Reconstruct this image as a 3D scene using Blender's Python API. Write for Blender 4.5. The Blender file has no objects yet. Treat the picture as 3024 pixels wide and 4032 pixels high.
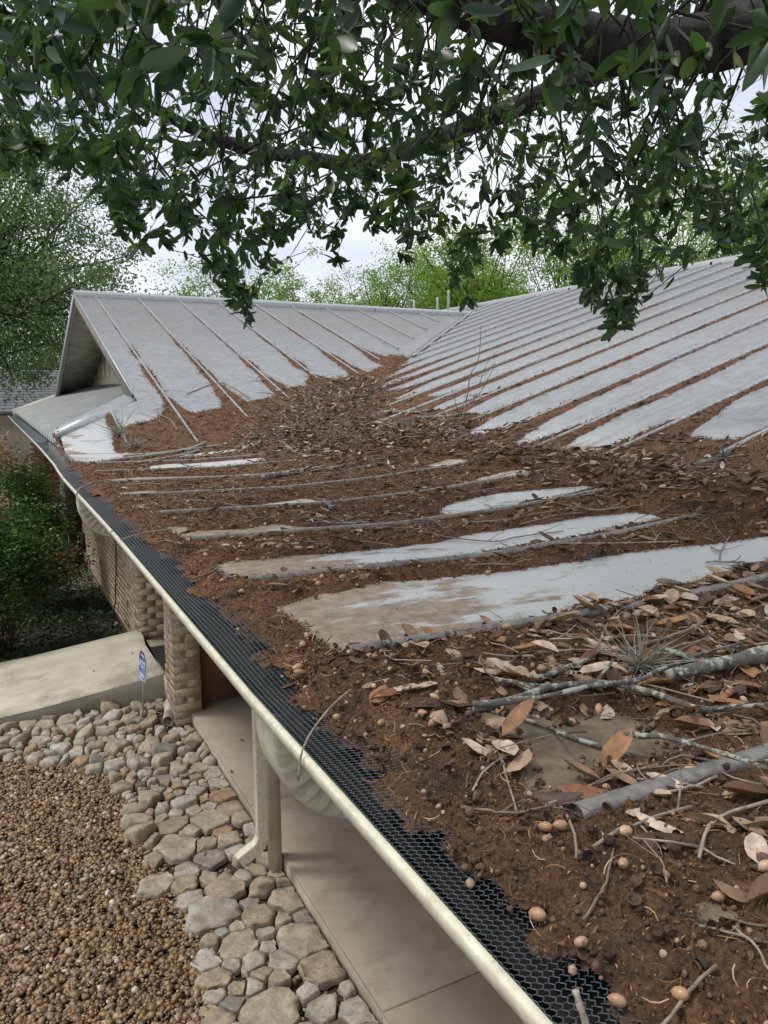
import bpy, math, random
import numpy as np
from mathutils import Vector, Matrix, Quaternion

random.seed(7); rng = np.random.default_rng(7)
sc = bpy.context.scene
COL = sc.collection

# ------------------------------------------------------------------ camera
CAM = np.array([-0.5324, 0.0, 0.4803]); PITCH, YAW, ROLL, FPX = 0.1553, 0.4765, -0.0033, 2993.3
def _basis():
    R = np.array([math.cos(YAW), -math.sin(YAW), 0]); H = np.array([math.sin(YAW), math.cos(YAW), 0]); Z = np.array([0, 0, 1.])
    F = math.cos(PITCH)*H - math.sin(PITCH)*Z; U = math.sin(PITCH)*H + math.cos(PITCH)*Z
    c, s = math.cos(ROLL), math.sin(ROLL)
    return c*R + s*U, -s*R + c*U, F
CR, CU, CF = _basis()
cam_d = bpy.data.cameras.new("camera"); cam = bpy.data.objects.new("camera", cam_d); COL.objects.link(cam)
cam_d.sensor_fit = 'VERTICAL'; cam_d.sensor_height = 36.0; cam_d.sensor_width = 27.0
cam_d.lens = FPX/4032*36.0; cam_d.clip_start = 0.02; cam_d.clip_end = 2000
M = Matrix(((CR[0], CU[0], -CF[0], CAM[0]), (CR[1], CU[1], -CF[1], CAM[1]), (CR[2], CU[2], -CF[2], CAM[2]), (0, 0, 0, 1)))
cam.matrix_world = M
sc.camera = cam

# ------------------------------------------------------------------ sky, sun, exposure
SUN_EL, SUN_AZ = math.radians(60), math.radians(300)
world = bpy.data.worlds.new("World"); sc.world = world; world.use_nodes = True
nt = world.node_tree; N = nt.nodes; L = nt.links
N.clear()
out = N.new('ShaderNodeOutputWorld'); bg = N.new('ShaderNodeBackground'); L.new(bg.outputs[0], out.inputs[0])
sky = N.new('ShaderNodeTexSky'); sky.sky_type = 'NISHITA'; sky.sun_disc = False
sky.sun_elevation = SUN_EL; sky.sun_rotation = SUN_AZ; sky.dust_density = 2.5
tc = N.new('ShaderNodeTexCoord')
mp = N.new('ShaderNodeMapping'); mp.inputs['Scale'].default_value = (1.0, 1.0, 2.6)
L.new(tc.outputs['Generated'], mp.inputs[0])
cn = N.new('ShaderNodeTexNoise'); cn.inputs['Scale'].default_value = 3.2; cn.inputs['Detail'].default_value = 7; cn.inputs['Roughness'].default_value = .52
L.new(mp.outputs[0], cn.inputs['Vector'])
cr = N.new('ShaderNodeValToRGB'); L.new(cn.outputs[0], cr.inputs[0])
e = cr.color_ramp.elements
e[0].position = .34; e[0].color = (5.0, 5.6, 6.7, 1)
e[1].position = .66; e[1].color = (10.4, 10.6, 10.9, 1)
m1 = cr.color_ramp.elements.new(.47); m1.color = (7.2, 7.7, 8.6, 1)
mx = N.new('ShaderNodeMix'); mx.data_type = 'RGBA'; mx.inputs[0].default_value = .93
L.new(sky.outputs[0], mx.inputs[6]); L.new(cr.outputs[0], mx.inputs[7])
L.new(mx.outputs[2], bg.inputs[0]); bg.inputs[1].default_value = .088
sd = bpy.data.lights.new("sun", 'SUN'); sd.energy = 1.5; sd.angle = math.radians(11); sd.color = (1, .95, .87)
sun = bpy.data.objects.new("sun", sd); COL.objects.link(sun)
sdir = Vector((math.sin(SUN_AZ)*math.cos(SUN_EL), math.cos(SUN_AZ)*math.cos(SUN_EL), math.sin(SUN_EL)))
sun.rotation_euler = sdir.to_track_quat('Z', 'Y').to_euler(); sun.location = (0, 0, 20)
vs = sc.view_settings; vs.view_transform = 'Standard'; vs.look = 'None'; vs.exposure = 0.55; vs.gamma = 1
try: vs.use_curve_mapping = False
except Exception: pass

# ------------------------------------------------------------------ helpers
def mat(name, col, rough=.7, metal=0., bump=None, vary=None, trans=0., spec=None, coat=0):
    """col: colour or list of (pos, colour) picked by per-face attribute 'rnd' or, with vary='obj', by object random"""
    m = bpy.data.materials.new(name); m.use_nodes = True
    t = m.node_tree; n = t.nodes; b = n['Principled BSDF']
    b.inputs['Roughness'].default_value = rough; b.inputs['Metallic'].default_value = metal
    if spec is not None: b.inputs['Specular IOR Level'].default_value = spec
    src = None
    if isinstance(col, list):
        r = n.new('ShaderNodeValToRGB'); els = r.color_ramp.elements
        while len(els) < len(col): els.new(.5)
        for el, (p, c) in zip(els, col): el.position = p; el.color = (*c, 1)
        if vary == 'obj':
            a = n.new('ShaderNodeObjectInfo'); t.links.new(a.outputs['Random'], r.inputs[0])
        else:
            a = n.new('ShaderNodeAttribute'); a.attribute_name = 'rnd'; t.links.new(a.outputs['Fac'], r.inputs[0])
        src = r.outputs[0]
    else:
        r = n.new('ShaderNodeRGB'); r.outputs[0].default_value = (*col, 1); src = r.outputs[0]
    # fine mottling on every material
    if bump:
        sc_, st, mot = bump
        tcn = n.new('ShaderNodeTexCoord'); no = n.new('ShaderNodeTexNoise')
        no.inputs['Scale'].default_value = sc_; no.inputs['Detail'].default_value = 6; no.inputs['Roughness'].default_value = .6
        geo = n.new('ShaderNodeNewGeometry'); t.links.new(geo.outputs['Position'], no.inputs['Vector'])
        mm = n.new('ShaderNodeMapRange'); mm.inputs[1].default_value = .3; mm.inputs[2].default_value = .7
        mm.inputs[3].default_value = 1-mot; mm.inputs[4].default_value = 1+mot*.7
        t.links.new(no.outputs[0], mm.inputs[0])
        vm = n.new('ShaderNodeVectorMath'); vm.operation = 'SCALE'
        t.links.new(src, vm.inputs[0]); t.links.new(mm.outputs[0], vm.inputs['Scale']); src = vm.outputs[0]
        if st:
            bp = n.new('ShaderNodeBump'); bp.inputs['Strength'].default_value = st; bp.inputs['Distance'].default_value = .01
            t.links.new(no.outputs[0], bp.inputs['Height']); t.links.new(bp.outputs[0], b.inputs['Normal'])
    t.links.new(src, b.inputs['Base Color'])
    if trans:
        tr = n.new('ShaderNodeBsdfTranslucent'); mxs = n.new('ShaderNodeMixShader'); mxs.inputs[0].default_value = trans
        sc2 = n.new('ShaderNodeVectorMath'); sc2.operation = 'MULTIPLY'; sc2.inputs[1].default_value = (1.5, 1.7, .7)
        t.links.new(src, sc2.inputs[0]); t.links.new(sc2.outputs[0], tr.inputs[0])
        t.links.new(b.outputs[0], mxs.inputs[1]); t.links.new(tr.outputs[0], mxs.inputs[2])
        t.links.new(mxs.outputs[0], n['Material Output'].inputs[0])
    return m

def npmesh(name, V, Fq=None, Ft=None, rnd=None, smooth=False):
    """mesh from numpy: V (n,3), Fq (m,4), Ft (k,3), rnd per face"""
    me = bpy.data.meshes.new(name)
    V = np.asarray(V, np.float32)
    nq = 0 if Fq is None else len(Fq); ntt = 0 if Ft is None else len(Ft)
    idx = []
    if nq: idx.append(np.asarray(Fq, np.int32).ravel())
    if ntt: idx.append(np.asarray(Ft, np.int32).ravel())
    idx = np.concatenate(idx)
    tot = np.concatenate([np.full(nq, 4, np.int32), np.full(ntt, 3, np.int32)])
    start = np.concatenate([[0], np.cumsum(tot)[:-1]]).astype(np.int32)
    me.vertices.add(len(V)); me.vertices.foreach_set('co', V.ravel())
    me.loops.add(len(idx)); me.loops.foreach_set('vertex_index', idx)
    me.polygons.add(len(tot)); me.polygons.foreach_set('loop_start', start)
    try: me.polygons.foreach_set('loop_total', tot)
    except Exception: pass
    if smooth: me.polygons.foreach_set('use_smooth', np.ones(len(tot), bool))
    me.update(calc_edges=True)
    if rnd is not None:
        a = me.attributes.new('rnd', 'FLOAT', 'FACE'); a.data.foreach_set('value', np.asarray(rnd, np.float32))
    me.validate()
    return me

def put(name, me, m=None, parent=None, loc=(0, 0, 0)):
    o = bpy.data.objects.new(name, me); COL.objects.link(o)
    if m is not None:
        me.materials.clear()
        for x in (m if isinstance(m, (list, tuple)) else [m]): me.materials.append(x)
    o.parent = parent; o.location = loc
    return o
def tag(o, label, cat, group=None, kind=None):
    o['label'] = label; o['category'] = cat
    if group: o['group'] = group
    if kind: o['kind'] = kind
    return o
def thing(name, loc, label, cat, group=None):
    o = bpy.data.objects.new(name, None); COL.objects.link(o); o.location = loc; o.empty_display_size = .1
    return tag(o, label, cat, group)
def off(o, V):  # world verts to a parent's local frame (parents are unrotated)
    return np.asarray(V, float) - np.array(o.location)

class MB:
    """collects quads/tris"""
    def __init__(s): s.V = []; s.Q = []; s.T = []; s.n = 0; s.rq = []; s.rt = []
    def add(s, V, Q=None, T=None, r=0.):
        V = np.asarray(V, float); s.V.append(V)
        if Q is not None and len(Q): Q = np.asarray(Q, int); s.Q.append(Q+s.n); s.rq.append(np.broadcast_to(r, len(Q)))
        if T is not None and len(T): T = np.asarray(T, int); s.T.append(T+s.n); s.rt.append(np.broadcast_to(r, len(T)))
        s.n += len(V)
    def box(s, a, b, r=0.):
        x0, y0, z0 = a; x1, y1, z1 = b
        V = [(x0,y0,z0),(x1,y0,z0),(x1,y1,z0),(x0,y1,z0),(x0,y0,z1),(x1,y0,z1),(x1,y1,z1),(x0,y1,z1)]
        s.add(V, [(3,2,1,0),(4,5,6,7),(0,1,5,4),(1,2,6,5),(2,3,7,6),(3,0,4,7)], r=r)
    def hexa(s, bot, top, r=0.):  # 4 bottom pts ccw, 4 top pts
        s.add(list(bot)+list(top), [(3,2,1,0),(4,5,6,7),(0,1,5,4),(1,2,6,5),(2,3,7,6),(3,0,4,7)], r=r)
    def tube(s, P, R, k=6, r=0., cap=True, jit=0.):
        P = np.asarray(P, float); R = np.broadcast_to(R, len(P)).astype(float)
        T = np.gradient(P, axis=0); T /= np.linalg.norm(T, axis=1)[:, None]+1e-9
        ref = np.array([0, 0, 1.]) if abs(T[0][2]) < .9 else np.array([1., 0, 0])
        A = np.cross(T, ref); A /= np.linalg.norm(A, axis=1)[:, None]+1e-9; B = np.cross(T, A)
        an = np.arange(k)*2*np.pi/k
        ring = A[:, None, :]*np.cos(an)[None, :, None]+B[:, None, :]*np.sin(an)[None, :, None]
        RR = R[:, None]*(1+jit*rng.standard_normal((len(P), k)))
        V = (P[:, None, :]+ring*RR[:, :, None]).reshape(-1, 3)
        i = np.arange(len(P)-1)[:, None]*k; j = np.arange(k)[None, :]; j2 = (j+1) % k
        Q = np.stack([i+j, i+j2, i+k+j2, i+k+j], -1).reshape(-1, 4)
        T3 = []
        if cap:
            n = len(V); V = np.vstack([V, P[0], P[-1]]); b = (len(P)-1)*k
            T3 = [(n, (q+1) % k, q) for q in range(k)]+[(n+1, b+q, b+(q+1) % k) for q in range(k)]
        s.add(V, Q, T3, r=r)
    def strip(s, prof, P0, P1, r=0., closed=False):  # extrude an offset profile list from P0 to P1
        prof = np.asarray(prof, float); n = len(prof)
        V = np.vstack([prof+np.asarray(P0), prof+np.asarray(P1)])
        m = n if closed else n-1
        s.add(V, [(i, (i+1) % n, n+(i+1) % n, n+i) for i in range(m)], r=r)
    def inst(s, tV, tQ, tT, Rm, Pm, r):
        """template repeated with (N,3,3) matrices and (N,3) offsets"""
        n = len(Pm); k = len(tV)
        V = np.einsum('nij,kj->nki', Rm, tV)+Pm[:, None, :]
        offs = (np.arange(n)*k)[:, None, None]
        Q = None if tQ is None else (np.asarray(tQ)[None]+offs).reshape(-1, 4)
        T = None if tT is None else (np.asarray(tT)[None]+offs).reshape(-1, 3)
        s.V.append(V.reshape(-1, 3))
        if Q is not None: s.Q.append(Q+s.n); s.rq.append(np.repeat(r, len(tQ)))
        if T is not None: s.T.append(T+s.n); s.rt.append(np.repeat(r, len(tT)))
        s.n += n*k
    def mesh(s, name, smooth=False):
        Q = np.concatenate(s.Q) if s.Q else None; T = np.concatenate(s.T) if s.T else None
        r = np.concatenate(([np.concatenate(s.rq)] if s.Q else [])+([np.concatenate(s.rt)] if s.T else []))
        return npmesh(name, np.concatenate(s.V), Q, T, r, smooth)
    def build(s, name, m, parent=None, smooth=False):
        V0 = None
        if parent is not None:
            w = np.array(parent.location); 
            if parent.parent is not None: w = w+np.array(parent.parent.location)
            s.V = [v-w for v in s.V]
        return put(name, s.mesh(name, smooth), m, parent)

def rotmats(yaw, pitch, roll, scale):
    """Rz(yaw) Ry(pitch) Rx(roll), per-axis scale (N,3) or (N,)"""
    cy, sy, cp, sp, cr_, sr = np.cos(yaw), np.sin(yaw), np.cos(pitch), np.sin(pitch), np.cos(roll), np.sin(roll)
    Rm = np.empty((len(yaw), 3, 3))
    Rm[:, 0, 0] = cy*cp; Rm[:, 0, 1] = cy*sp*sr-sy*cr_; Rm[:, 0, 2] = cy*sp*cr_+sy*sr
    Rm[:, 1, 0] = sy*cp; Rm[:, 1, 1] = sy*sp*sr+cy*cr_; Rm[:, 1, 2] = sy*sp*cr_-cy*sr
    Rm[:, 2, 0] = -sp; Rm[:, 2, 1] = cp*sr; Rm[:, 2, 2] = cp*cr_
    sc_ = scale if np.ndim(scale) == 2 else np.repeat(np.asarray(scale)[:, None], 3, 1)
    return Rm*sc_[:, None, :]
def dirmats(D, scale, up_jit=None):
    """matrices whose X axis is D"""
    D = D/np.linalg.norm(D, axis=1)[:, None]
    Rf = rng.standard_normal(D.shape) if up_jit is None else up_jit
    Yv = np.cross(Rf, D); Yv /= np.linalg.norm(Yv, axis=1)[:, None]+1e-9
    Zv = np.cross(D, Yv)
    return np.stack([D, Yv, Zv], -1)*np.asarray(scale)[:, None, None]

_tab = rng.random((256, 256))
def vnoise(x, y, s=0):
    x = np.asarray(x)+s*17.3; y = np.asarray(y)+s*9.1
    xi = np.floor(x).astype(int); yi = np.floor(y).astype(int); fx = x-xi; fy = y-yi
    fx = fx*fx*(3-2*fx); fy = fy*fy*(3-2*fy)
    g = lambda a, b: _tab[a % 256, b % 256]
    return (g(xi, yi)*(1-fx)+g(xi+1, yi)*fx)*(1-fy)+(g(xi, yi+1)*(1-fx)+g(xi+1, yi+1)*fx)*fy
def fbm(x, y, s=0, o=4):
    v = 0; a = .5; t = 0
    for i in range(o): v = v+a*vnoise(x*2**i, y*2**i, s+i*3); t += a; a *= .55
    return v/t
def sstep(a, b, x): t = np.clip((x-a)/(b-a), 0, 1); return t*t*(3-2*t)

def leaf_template(curl=.25, fold=.12, wid=.19, nst=6, tip=.0, wave=.0, asym=0):
    """leaf length 1 along +X; returns V, quads"""
    V = []
    for i in range(nst):
        t = i/(nst-1); w = wid*(math.sin(math.pi*min(1, .06+.94*t))**.5)*(.98-.02*t) if 0 < i < nst-1 else .012
        z = curl*(t*t-.3*t); x = t*(1-.12*abs(curl))
        for sgn in (-1, 0, 1):
            V.append((x, sgn*w*(1+asym*sgn), z+(fold*w/wid if sgn else 0)*(1)+wave*math.sin(7*t+sgn*2)))
    Q = []
    for i in range(nst-1):
        for j in (0, 1): a = i*3+j; Q.append((a, a+1, a+4, a+3))
    return np.array(V), np.array(Q)

# ------------------------------------------------------------------ roof surface
KX = np.array([0, .767, 1.267, 1.767, 2.267, 2.867]); KZ = np.array([0, -.011, .010, .052, .107, .300])
RP = .3253; BP = .31; YR = 13.2; ZRB = 2.04; XR = 9.25; RIB0 = .603; SP = .61
def zA(x):
    x = np.asarray(x, float)
    return np.where(x > 2.867, .30+RP*(x-2.867), np.interp(x, KX, KZ))
def zB(y): return ZRB-BP*np.abs(YR-np.asarray(y, float))
def zroof(x, y):
    x = np.asarray(x, float); y = np.asarray(y, float)
    b = np.where((x < 8.3) & (y > 6.3), zB(y), -9)
    g = np.where(x < 0, x*.2, 0)
    return np.maximum(np.where(x < 0, g, zA(x)), b)
def valley_y(x): return YR-(ZRB-zA(x))/BP
def valley_x(y):
    xs = np.linspace(0, 8.35, 800); ys = valley_y(xs)
    return float(np.interp(y, ys, xs)) if y < YR else float(np.interp(2*YR-y, ys, xs))
def rot_normal_z(x, y): return 0

# ------------------------------------------------------------------ materials for the house
def metal_sheet():
    m = bpy.data.materials.new("weathered_galvalume"); m.use_nodes = True; t = m.node_tree; n = t.nodes; l = t.links
    b = n['Principled BSDF']; g = n.new('ShaderNodeNewGeometry')
    def noise(scale, det=6, ro=.6, vec=None, st=None):
        q = n.new('ShaderNodeTexNoise'); q.inputs['Scale'].default_value = scale; q.inputs['Detail'].default_value = det; q.inputs['Roughness'].default_value = ro
        if st:
            mpn = n.new('ShaderNodeMapping'); mpn.inputs['Scale'].default_value = st; l.new(g.outputs['Position'], mpn.inputs[0]); l.new(mpn.outputs[0], q.inputs['Vector'])
        else: l.new(g.outputs['Position'], q.inputs['Vector'])
        return q.outputs[0]
    def ramp(src, a, b_, c0=0., c1=1.):
        q = n.new('ShaderNodeMapRange'); q.interpolation_type = 'SMOOTHSTEP'; q.inputs[1].default_value = a; q.inputs[2].default_value = b_; q.inputs[3].default_value = c0; q.inputs[4].default_value = c1
        l.new(src, q.inputs[0]); return q.outputs[0]
    def math_(op, a, b_):
        q = n.new('ShaderNodeMath'); q.operation = op
        for i, v in enumerate((a, b_)):
            if isinstance(v, (int, float)): q.inputs[i].default_value = v
            else: l.new(v, q.inputs[i])
        return q.outputs[0]
    def mix(f, a, b_):
        q = n.new('ShaderNodeMix'); q.data_type = 'RGBA'
        if isinstance(f, (int, float)): q.inputs[0].default_value = f
        else: l.new(f, q.inputs[0])
        for i, v in ((6, a), (7, b_)):
            if isinstance(v, tuple): q.inputs[i].default_value = (*v, 1)
            else: l.new(v, q.inputs[i])
        return q.outputs[2]
    sp = n.new('ShaderNodeSeparateXYZ'); l.new(g.outputs['Position'], sp.inputs[0])
    X, Y, Zp = sp.outputs[0], sp.outputs[1], sp.outputs[2]
    span = noise(70, 3, .7)                    # spangle
    vor = n.new('ShaderNodeTexVoronoi'); vor.inputs['Scale'].default_value = 55; l.new(g.outputs['Position'], vor.inputs['Vector'])
    base = mix(ramp(span, .35, .65), (.14, .145, .145), (.30, .305, .305))
    base = mix(ramp(noise(3.2, 7, .65), .38, .62, 0, .8), base, (.15, .148, .147))
    base = mix(ramp(noise(.8, 6, .65), .38, .60, 0, .85), base, (.185, .142, .12))
    base = mix(ramp(noise(30, 7, .8), .44, .58, 0, .55), base, (.11, .108, .105))       # warm weathered film
    base = mix(ramp(noise(11, 8, .75), .46, .60, 0, .30), base, (.33, .335, .335))
    base = mix(ramp(Zp, 1.9, .35, 0, .70), base, (.36, .375, .385))
    base = mix(ramp(noise(1, 9, .7, st=(1.6, 17, 1.6)), .50, .64, 0, .38), base, (.135, .12, .105))   # run-off streaks down the slope
    base = mix(ramp(noise(12, 6, .75), .42, .62, 0, .5), base, (.155, .15, .148))
    base = mix(ramp(Zp, .34, .10, 0, .72), base, (.60, .61, .60))                          # paler towards the flat lower roof
    base = mix(ramp(noise(26, 9, .8), .56, .66, 0, .4), base, (.50, .51, .515))
    # dirt: tan film of leaf tea on the flat lower roof, patchy white scuffs
    low = ramp(Zp, .32, .12)
    nearE = ramp(X, 1.0, -.2)
    nearY = ramp(Y, 1.25, 1.05)
    patch = noise(5, 8, .68, st=(.7, 1.6, 1))
    amt = math_('ADD', math_('ADD', math_('MULTIPLY', nearE, .30), math_('MULTIPLY', low, -.02)), math_('MULTIPLY', nearY, .6))
    far3 = ramp(Y, 1.9, 3.0, 0, .10); amt = math_('ADD', amt, math_('MULTIPLY', far3, low))
    cut = ramp(Y, 4.6, 5.2, 0, -.25); amt = math_('ADD', amt, cut)
    dirt = ramp(math_('ADD', patch, amt), .56, .66)
    tan = mix(ramp(noise(22, 6, .7), .35, .65), (.20, .155, .11), (.33, .265, .20))
    tan = mix(nearY, tan, mix(ramp(noise(14, 7, .7), .4, .62), (.10, .072, .045), (.19, .145, .10)))
    col = mix(math_('MULTIPLY', dirt, low), base, tan)
    scuff = ramp(noise(13, 9, .75, st=(.6, 2, 1)), .60, .70, 0, .35)
    col = mix(math_('MULTIPLY', scuff, low), col, (.62, .62, .60))
    l.new(col, b.inputs['Base Color'])
    met = math_('MULTIPLY', math_('SUBTRACT', 1.0, math_('MULTIPLY', dirt, low)), .42); l.new(met, b.inputs['Metallic'])
    ro = math_('ADD', ramp(span, .3, .7, .33, .56), math_('MULTIPLY', math_('MULTIPLY', dirt, low), .35)); l.new(ro, b.inputs['Roughness'])
    bp = n.new('ShaderNodeBump'); bp.inputs['Strength'].default_value = .12; bp.inputs['Distance'].default_value = .004
    l.new(math_('ADD', noise(40, 5, .7), math_('MULTIPLY', noise(1.6, 3), 3.0)), bp.inputs['Height']); l.new(bp.outputs[0], b.inputs['Normal'])
    return m
M_sheet = metal_sheet()
M_rib = mat("galvanised_rib", (.32, .325, .325), .40, .35, bump=(26, .15, .35))
M_ribdirty = mat("grimy_rib", (.27, .265, .24), .6, .25, bump=(45, .35, .6))
M_ribmix = mat("snap_cap_rib", (.5, .5, .5), .42, .35, bump=(45, .3, .45))
t = M_ribmix.node_tree; nn = t.nodes; g = nn.new('ShaderNodeNewGeometry'); sx = nn.new('ShaderNodeSeparateXYZ'); t.links.new(g.outputs['Position'], sx.inputs[0])
mr = nn.new('ShaderNodeMapRange'); mr.inputs[1].default_value = 1.6; mr.inputs[2].default_value = 2.9; t.links.new(sx.outputs[0], mr.inputs[0])
mxx = nn.new('ShaderNodeMix'); mxx.data_type = 'RGBA'; t.links.new(mr.outputs[0], mxx.inputs[0]); mxx.inputs[6].default_value = (.235, .225, .20, 1); mxx.inputs[7].default_value = (.40, .41, .41, 1)
vm = [q for q in nn if q.type == 'VECT_MATH'][0]; t.links.new(mxx.outputs[2], vm.inputs[0])
M_trim = mat("grey_trim_metal", (.33, .34, .345), .42, .4, bump=(12, .05, .2))
M_cream = mat("cream_painted_metal", (.64, .61, .46), .38, 0, bump=(38, .06, .22))
t = M_cream.node_tree; nn = t.nodes; b = nn['Principled BSDF']; g = nn.new('ShaderNodeNewGeometry')
for sc_, lo, hi, amt, c_ in ((120, .66, .70, .8, (.10, .085, .06)), (9, .58, .75, .45, (.34, .30, .20)), (38, .70, .73, .9, (.30, .31, .36))):
    no = nn.new('ShaderNodeTexNoise'); no.inputs['Scale'].default_value = sc_; no.inputs['Detail'].default_value = 6; no.inputs['Roughness'].default_value = .7; t.links.new(g.outputs['Position'], no.inputs['Vector'])
    mr = nn.new('ShaderNodeMapRange'); mr.inputs[1].default_value = lo; mr.inputs[2].default_value = hi; mr.inputs[4].default_value = amt; t.links.new(no.outputs[0], mr.inputs[0])
    mxx = nn.new('ShaderNodeMix'); mxx.data_type = 'RGBA'; t.links.new(mr.outputs[0], mxx.inputs[0]); t.links.new(b.inputs['Base Color'].links[0].from_socket, mxx.inputs[6]); mxx.inputs[7].default_value = (*c_, 1); t.links.new(mxx.outputs[2], b.inputs['Base Color'])
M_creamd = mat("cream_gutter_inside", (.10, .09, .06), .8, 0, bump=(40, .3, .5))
M_beige = mat("beige_painted_wood", (.50, .45, .33), .6, 0, bump=(9, .08, .18))
M_soffit = mat("soffit_board", (.60, .56, .46), .8, 0, bump=(5, .1, .35))
M_brick = mat("tan_brick", [(0, (.42, .31, .20)), (.25, (.51, .39, .265)), (.5, (.46, .36, .255)), (.7, (.54, .44, .32)), (.88, (.48, .33, .25)), (1, (.38, .30, .215))], .9, 0, bump=(30, .6, .4), vary='obj')
M_brickA = mat("tan_brick_far", [(0, (.42, .31, .20)), (.25, (.51, .39, .265)), (.5, (.46, .36, .255)), (.7, (.54, .44, .32)), (.88, (.48, .33, .25)), (1, (.38, .30, .215))], .9, 0, bump=(30, .6, .4))
M_mortar = mat("mortar", (.40, .33, .24), .95, 0, bump=(50, .5, .3))
M_dark = mat("dark_interior", (.03, .028, .025), .9)
M_corr = mat("corrugated_metal", (.15, .165, .165), .5, .35, bump=(4, .05, .3))
M_guard = mat("black_plastic_mesh", (.045, .060, .070), .55, 0, bump=(30, .05, .2))
M_conc = None
def concrete(name, a, b_, c, scale=2.2):
    m = mat(name, a, .85, 0); t = m.node_tree; n = t.nodes; l = t.links; b = n['Principled BSDF']
    g = n.new('ShaderNodeNewGeometry')
    def noise(s, d=7, r=.6):
        q = n.new('ShaderNodeTexNoise'); q.inputs['Scale'].default_value = s; q.inputs['Detail'].default_value = d; q.inputs['Roughness'].default_value = r; l.new(g.outputs['Position'], q.inputs['Vector']); return q.outputs[0]
    def mix(src, lo, hi, A, B):
        q = n.new('ShaderNodeMapRange'); q.interpolation_type = 'SMOOTHSTEP'; q.inputs[1].default_value = lo; q.inputs[2].default_value = hi; l.new(src, q.inputs[0])
        w = n.new('ShaderNodeMix'); w.data_type = 'RGBA'; l.new(q.outputs[0], w.inputs[0])
        for i, v in ((6, A), (7, B)):
            if isinstance(v, tuple): w.inputs[i].default_value = (*v, 1)
            else: l.new(v, w.inputs[i])
        return w.outputs[2]
    col = mix(noise(scale), .35, .65, a, b_); col = mix(noise(scale*.45, 8, .7), .5, .68, col, c); 
    col = mix(noise(90, 3, .8), .62, .75, col, tuple(v*.6 for v in a))
    l.new(col, b.inputs['Base Color'])
    bp = n.new('ShaderNodeBump'); bp.inputs['Strength'].default_value = .25; bp.inputs['Distance'].default_value = .004
    l.new(noise(60, 6, .75), bp.inputs['Height']); l.new(bp.outputs[0], b.inputs['Normal'])
    return m
M_walk = concrete("walkway_concrete", (.37, .31, .235), (.43, .365, .285), (.29, .235, .17), 3)
M_ramp = concrete("ramp_concrete", (.44, .41, .32), (.54, .50, .41), (.30, .28, .21), 3.5)

house = thing('house', (0, 0, -2.72), "L-shaped house with a littered standing-seam metal roof, tan brick walls and cream gutter", "house")
OH = np.array([0, 0, -2.72])
def HB(mb, name, m, smooth=False, parent=None):
    return mb.build(name, m, parent or house, smooth)

xs_low = np.array([0, .2, .45, .767, 1.0, 1.267, 1.5, 1.767, 2.0, 2.267, 2.45, 2.65, 2.867, 3.2])
def profile_pts(x0, x1=XR-.05, step=.6):
    p = [x for x in xs_low if x0+.02 < x < x1]
    far = list(np.arange(3.8, x1, step))
    return np.array([x0]+p+[x for x in far if x > x0+.05]+[x1])
# main slope: one sheet per bay, one snap-cap rib per seam
KMIN, KMAX = -3, 28
def xstart(y): return 0.0 if y < 6.75 else (valley_x(y))
for k in range(KMIN, KMAX):
    y0, y1 = RIB0+k*SP, RIB0+(k+1)*SP
    a0, a1 = xstart(y0), xstart(y1)
    tt = (profile_pts(0)-0)/(XR-.05)
    if k == 9: a1 = 0.0
    if k == 10: a0 = 1.3
    if max(a0, a1) > .3: tt = np.linspace(0, 1, 26)
    mb = MB(); V = []; ny = 4
    for t in tt:
        for j in range(ny):
            f = j/(ny-1); a = a0+(a1-a0)*f; x = a+(XR-.05-a)*t; y = y0+(y1-y0)*f
            V.append((x, y, float(zA(x))+.0012*math.sin(9*x+k*2.1)*math.sin(math.pi*f)))
    Q = [(i*ny+j, (i+1)*ny+j, (i+1)*ny+j+1, i*ny+j+1) for i in range(len(tt)-1) for j in range(ny-1)]
    mb.add(V, Q); HB(mb, 'roof_panel', M_sheet, True)
def rib_mesh(P, w=.012, h=.022, side=(0, 1, 0)):
    """inverted-U snap cap running along P (n,3)"""
    P = np.asarray(P, float); side = np.array(side, float)
    prof = [(-w, -.004), (-w, h*.62), (-w*.72, h*.9), (0, h), (w*.72, h*.9), (w, h*.62), (w, -.004)]
    n = len(prof); V = []
    for p in P:
        for (s, z) in prof: V.append(p+side*s+np.array([0, 0, z]))
    Q = [(i*n+j, i*n+j+1, (i+1)*n+j+1, (i+1)*n+j) for i in range(len(P)-1) for j in range(n-1)]
    mb = MB(); mb.add(V, Q)
    # plugged end slightly inside
    q = [P[0]+side*s*.85+np.array([0, 0, z*.85])+(P[1]-P[0])/np.linalg.norm(P[1]-P[0])*.006 for s, z in prof]
    mb.add(q, None, [(0, i, i+1) for i in range(1, n-1)])
    return mb
for k in range(KMIN+1, KMAX):
    y = RIB0+k*SP; x0 = .02
    if y > 6.3: x0 = valley_x(y)+.10
    if k == 9: x0 = 1.3
    xs = profile_pts(x0, XR-.09)
    jy = .003*math.sin(k*3.3)
    P = [(x, y+jy+.003*math.sin(x*2+k), float(zA(x))) for x in xs]
    nl_ = int(np.searchsorted(xs, 2.5)) if y < 6.3 else 0
    full = rib_mesh(P, .0125 if k < 9 else .015, .025 if k < 9 else .034)
    HB(full, 'seam_rib', M_ribmix, False)
# drip edge and fascia
mb = MB(); mb.strip([(-.004, 0, .0015), (-.012, 0, -.004), (-.012, 0, -.022)], (0, -1.23, 0), (0, 7.2, 0)); HB(mb, 'drip_edge', M_ribdirty)
mb = MB(); mb.box((.0, -1.23, -.20), (.03, 18.2, -.008)); HB(mb, 'fascia', M_beige)
mb = MB(); mb.box((.03, -1.23, -.215), (.9, 18.2, -.195)); HB(mb, 'soffit', M_beige)
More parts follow.
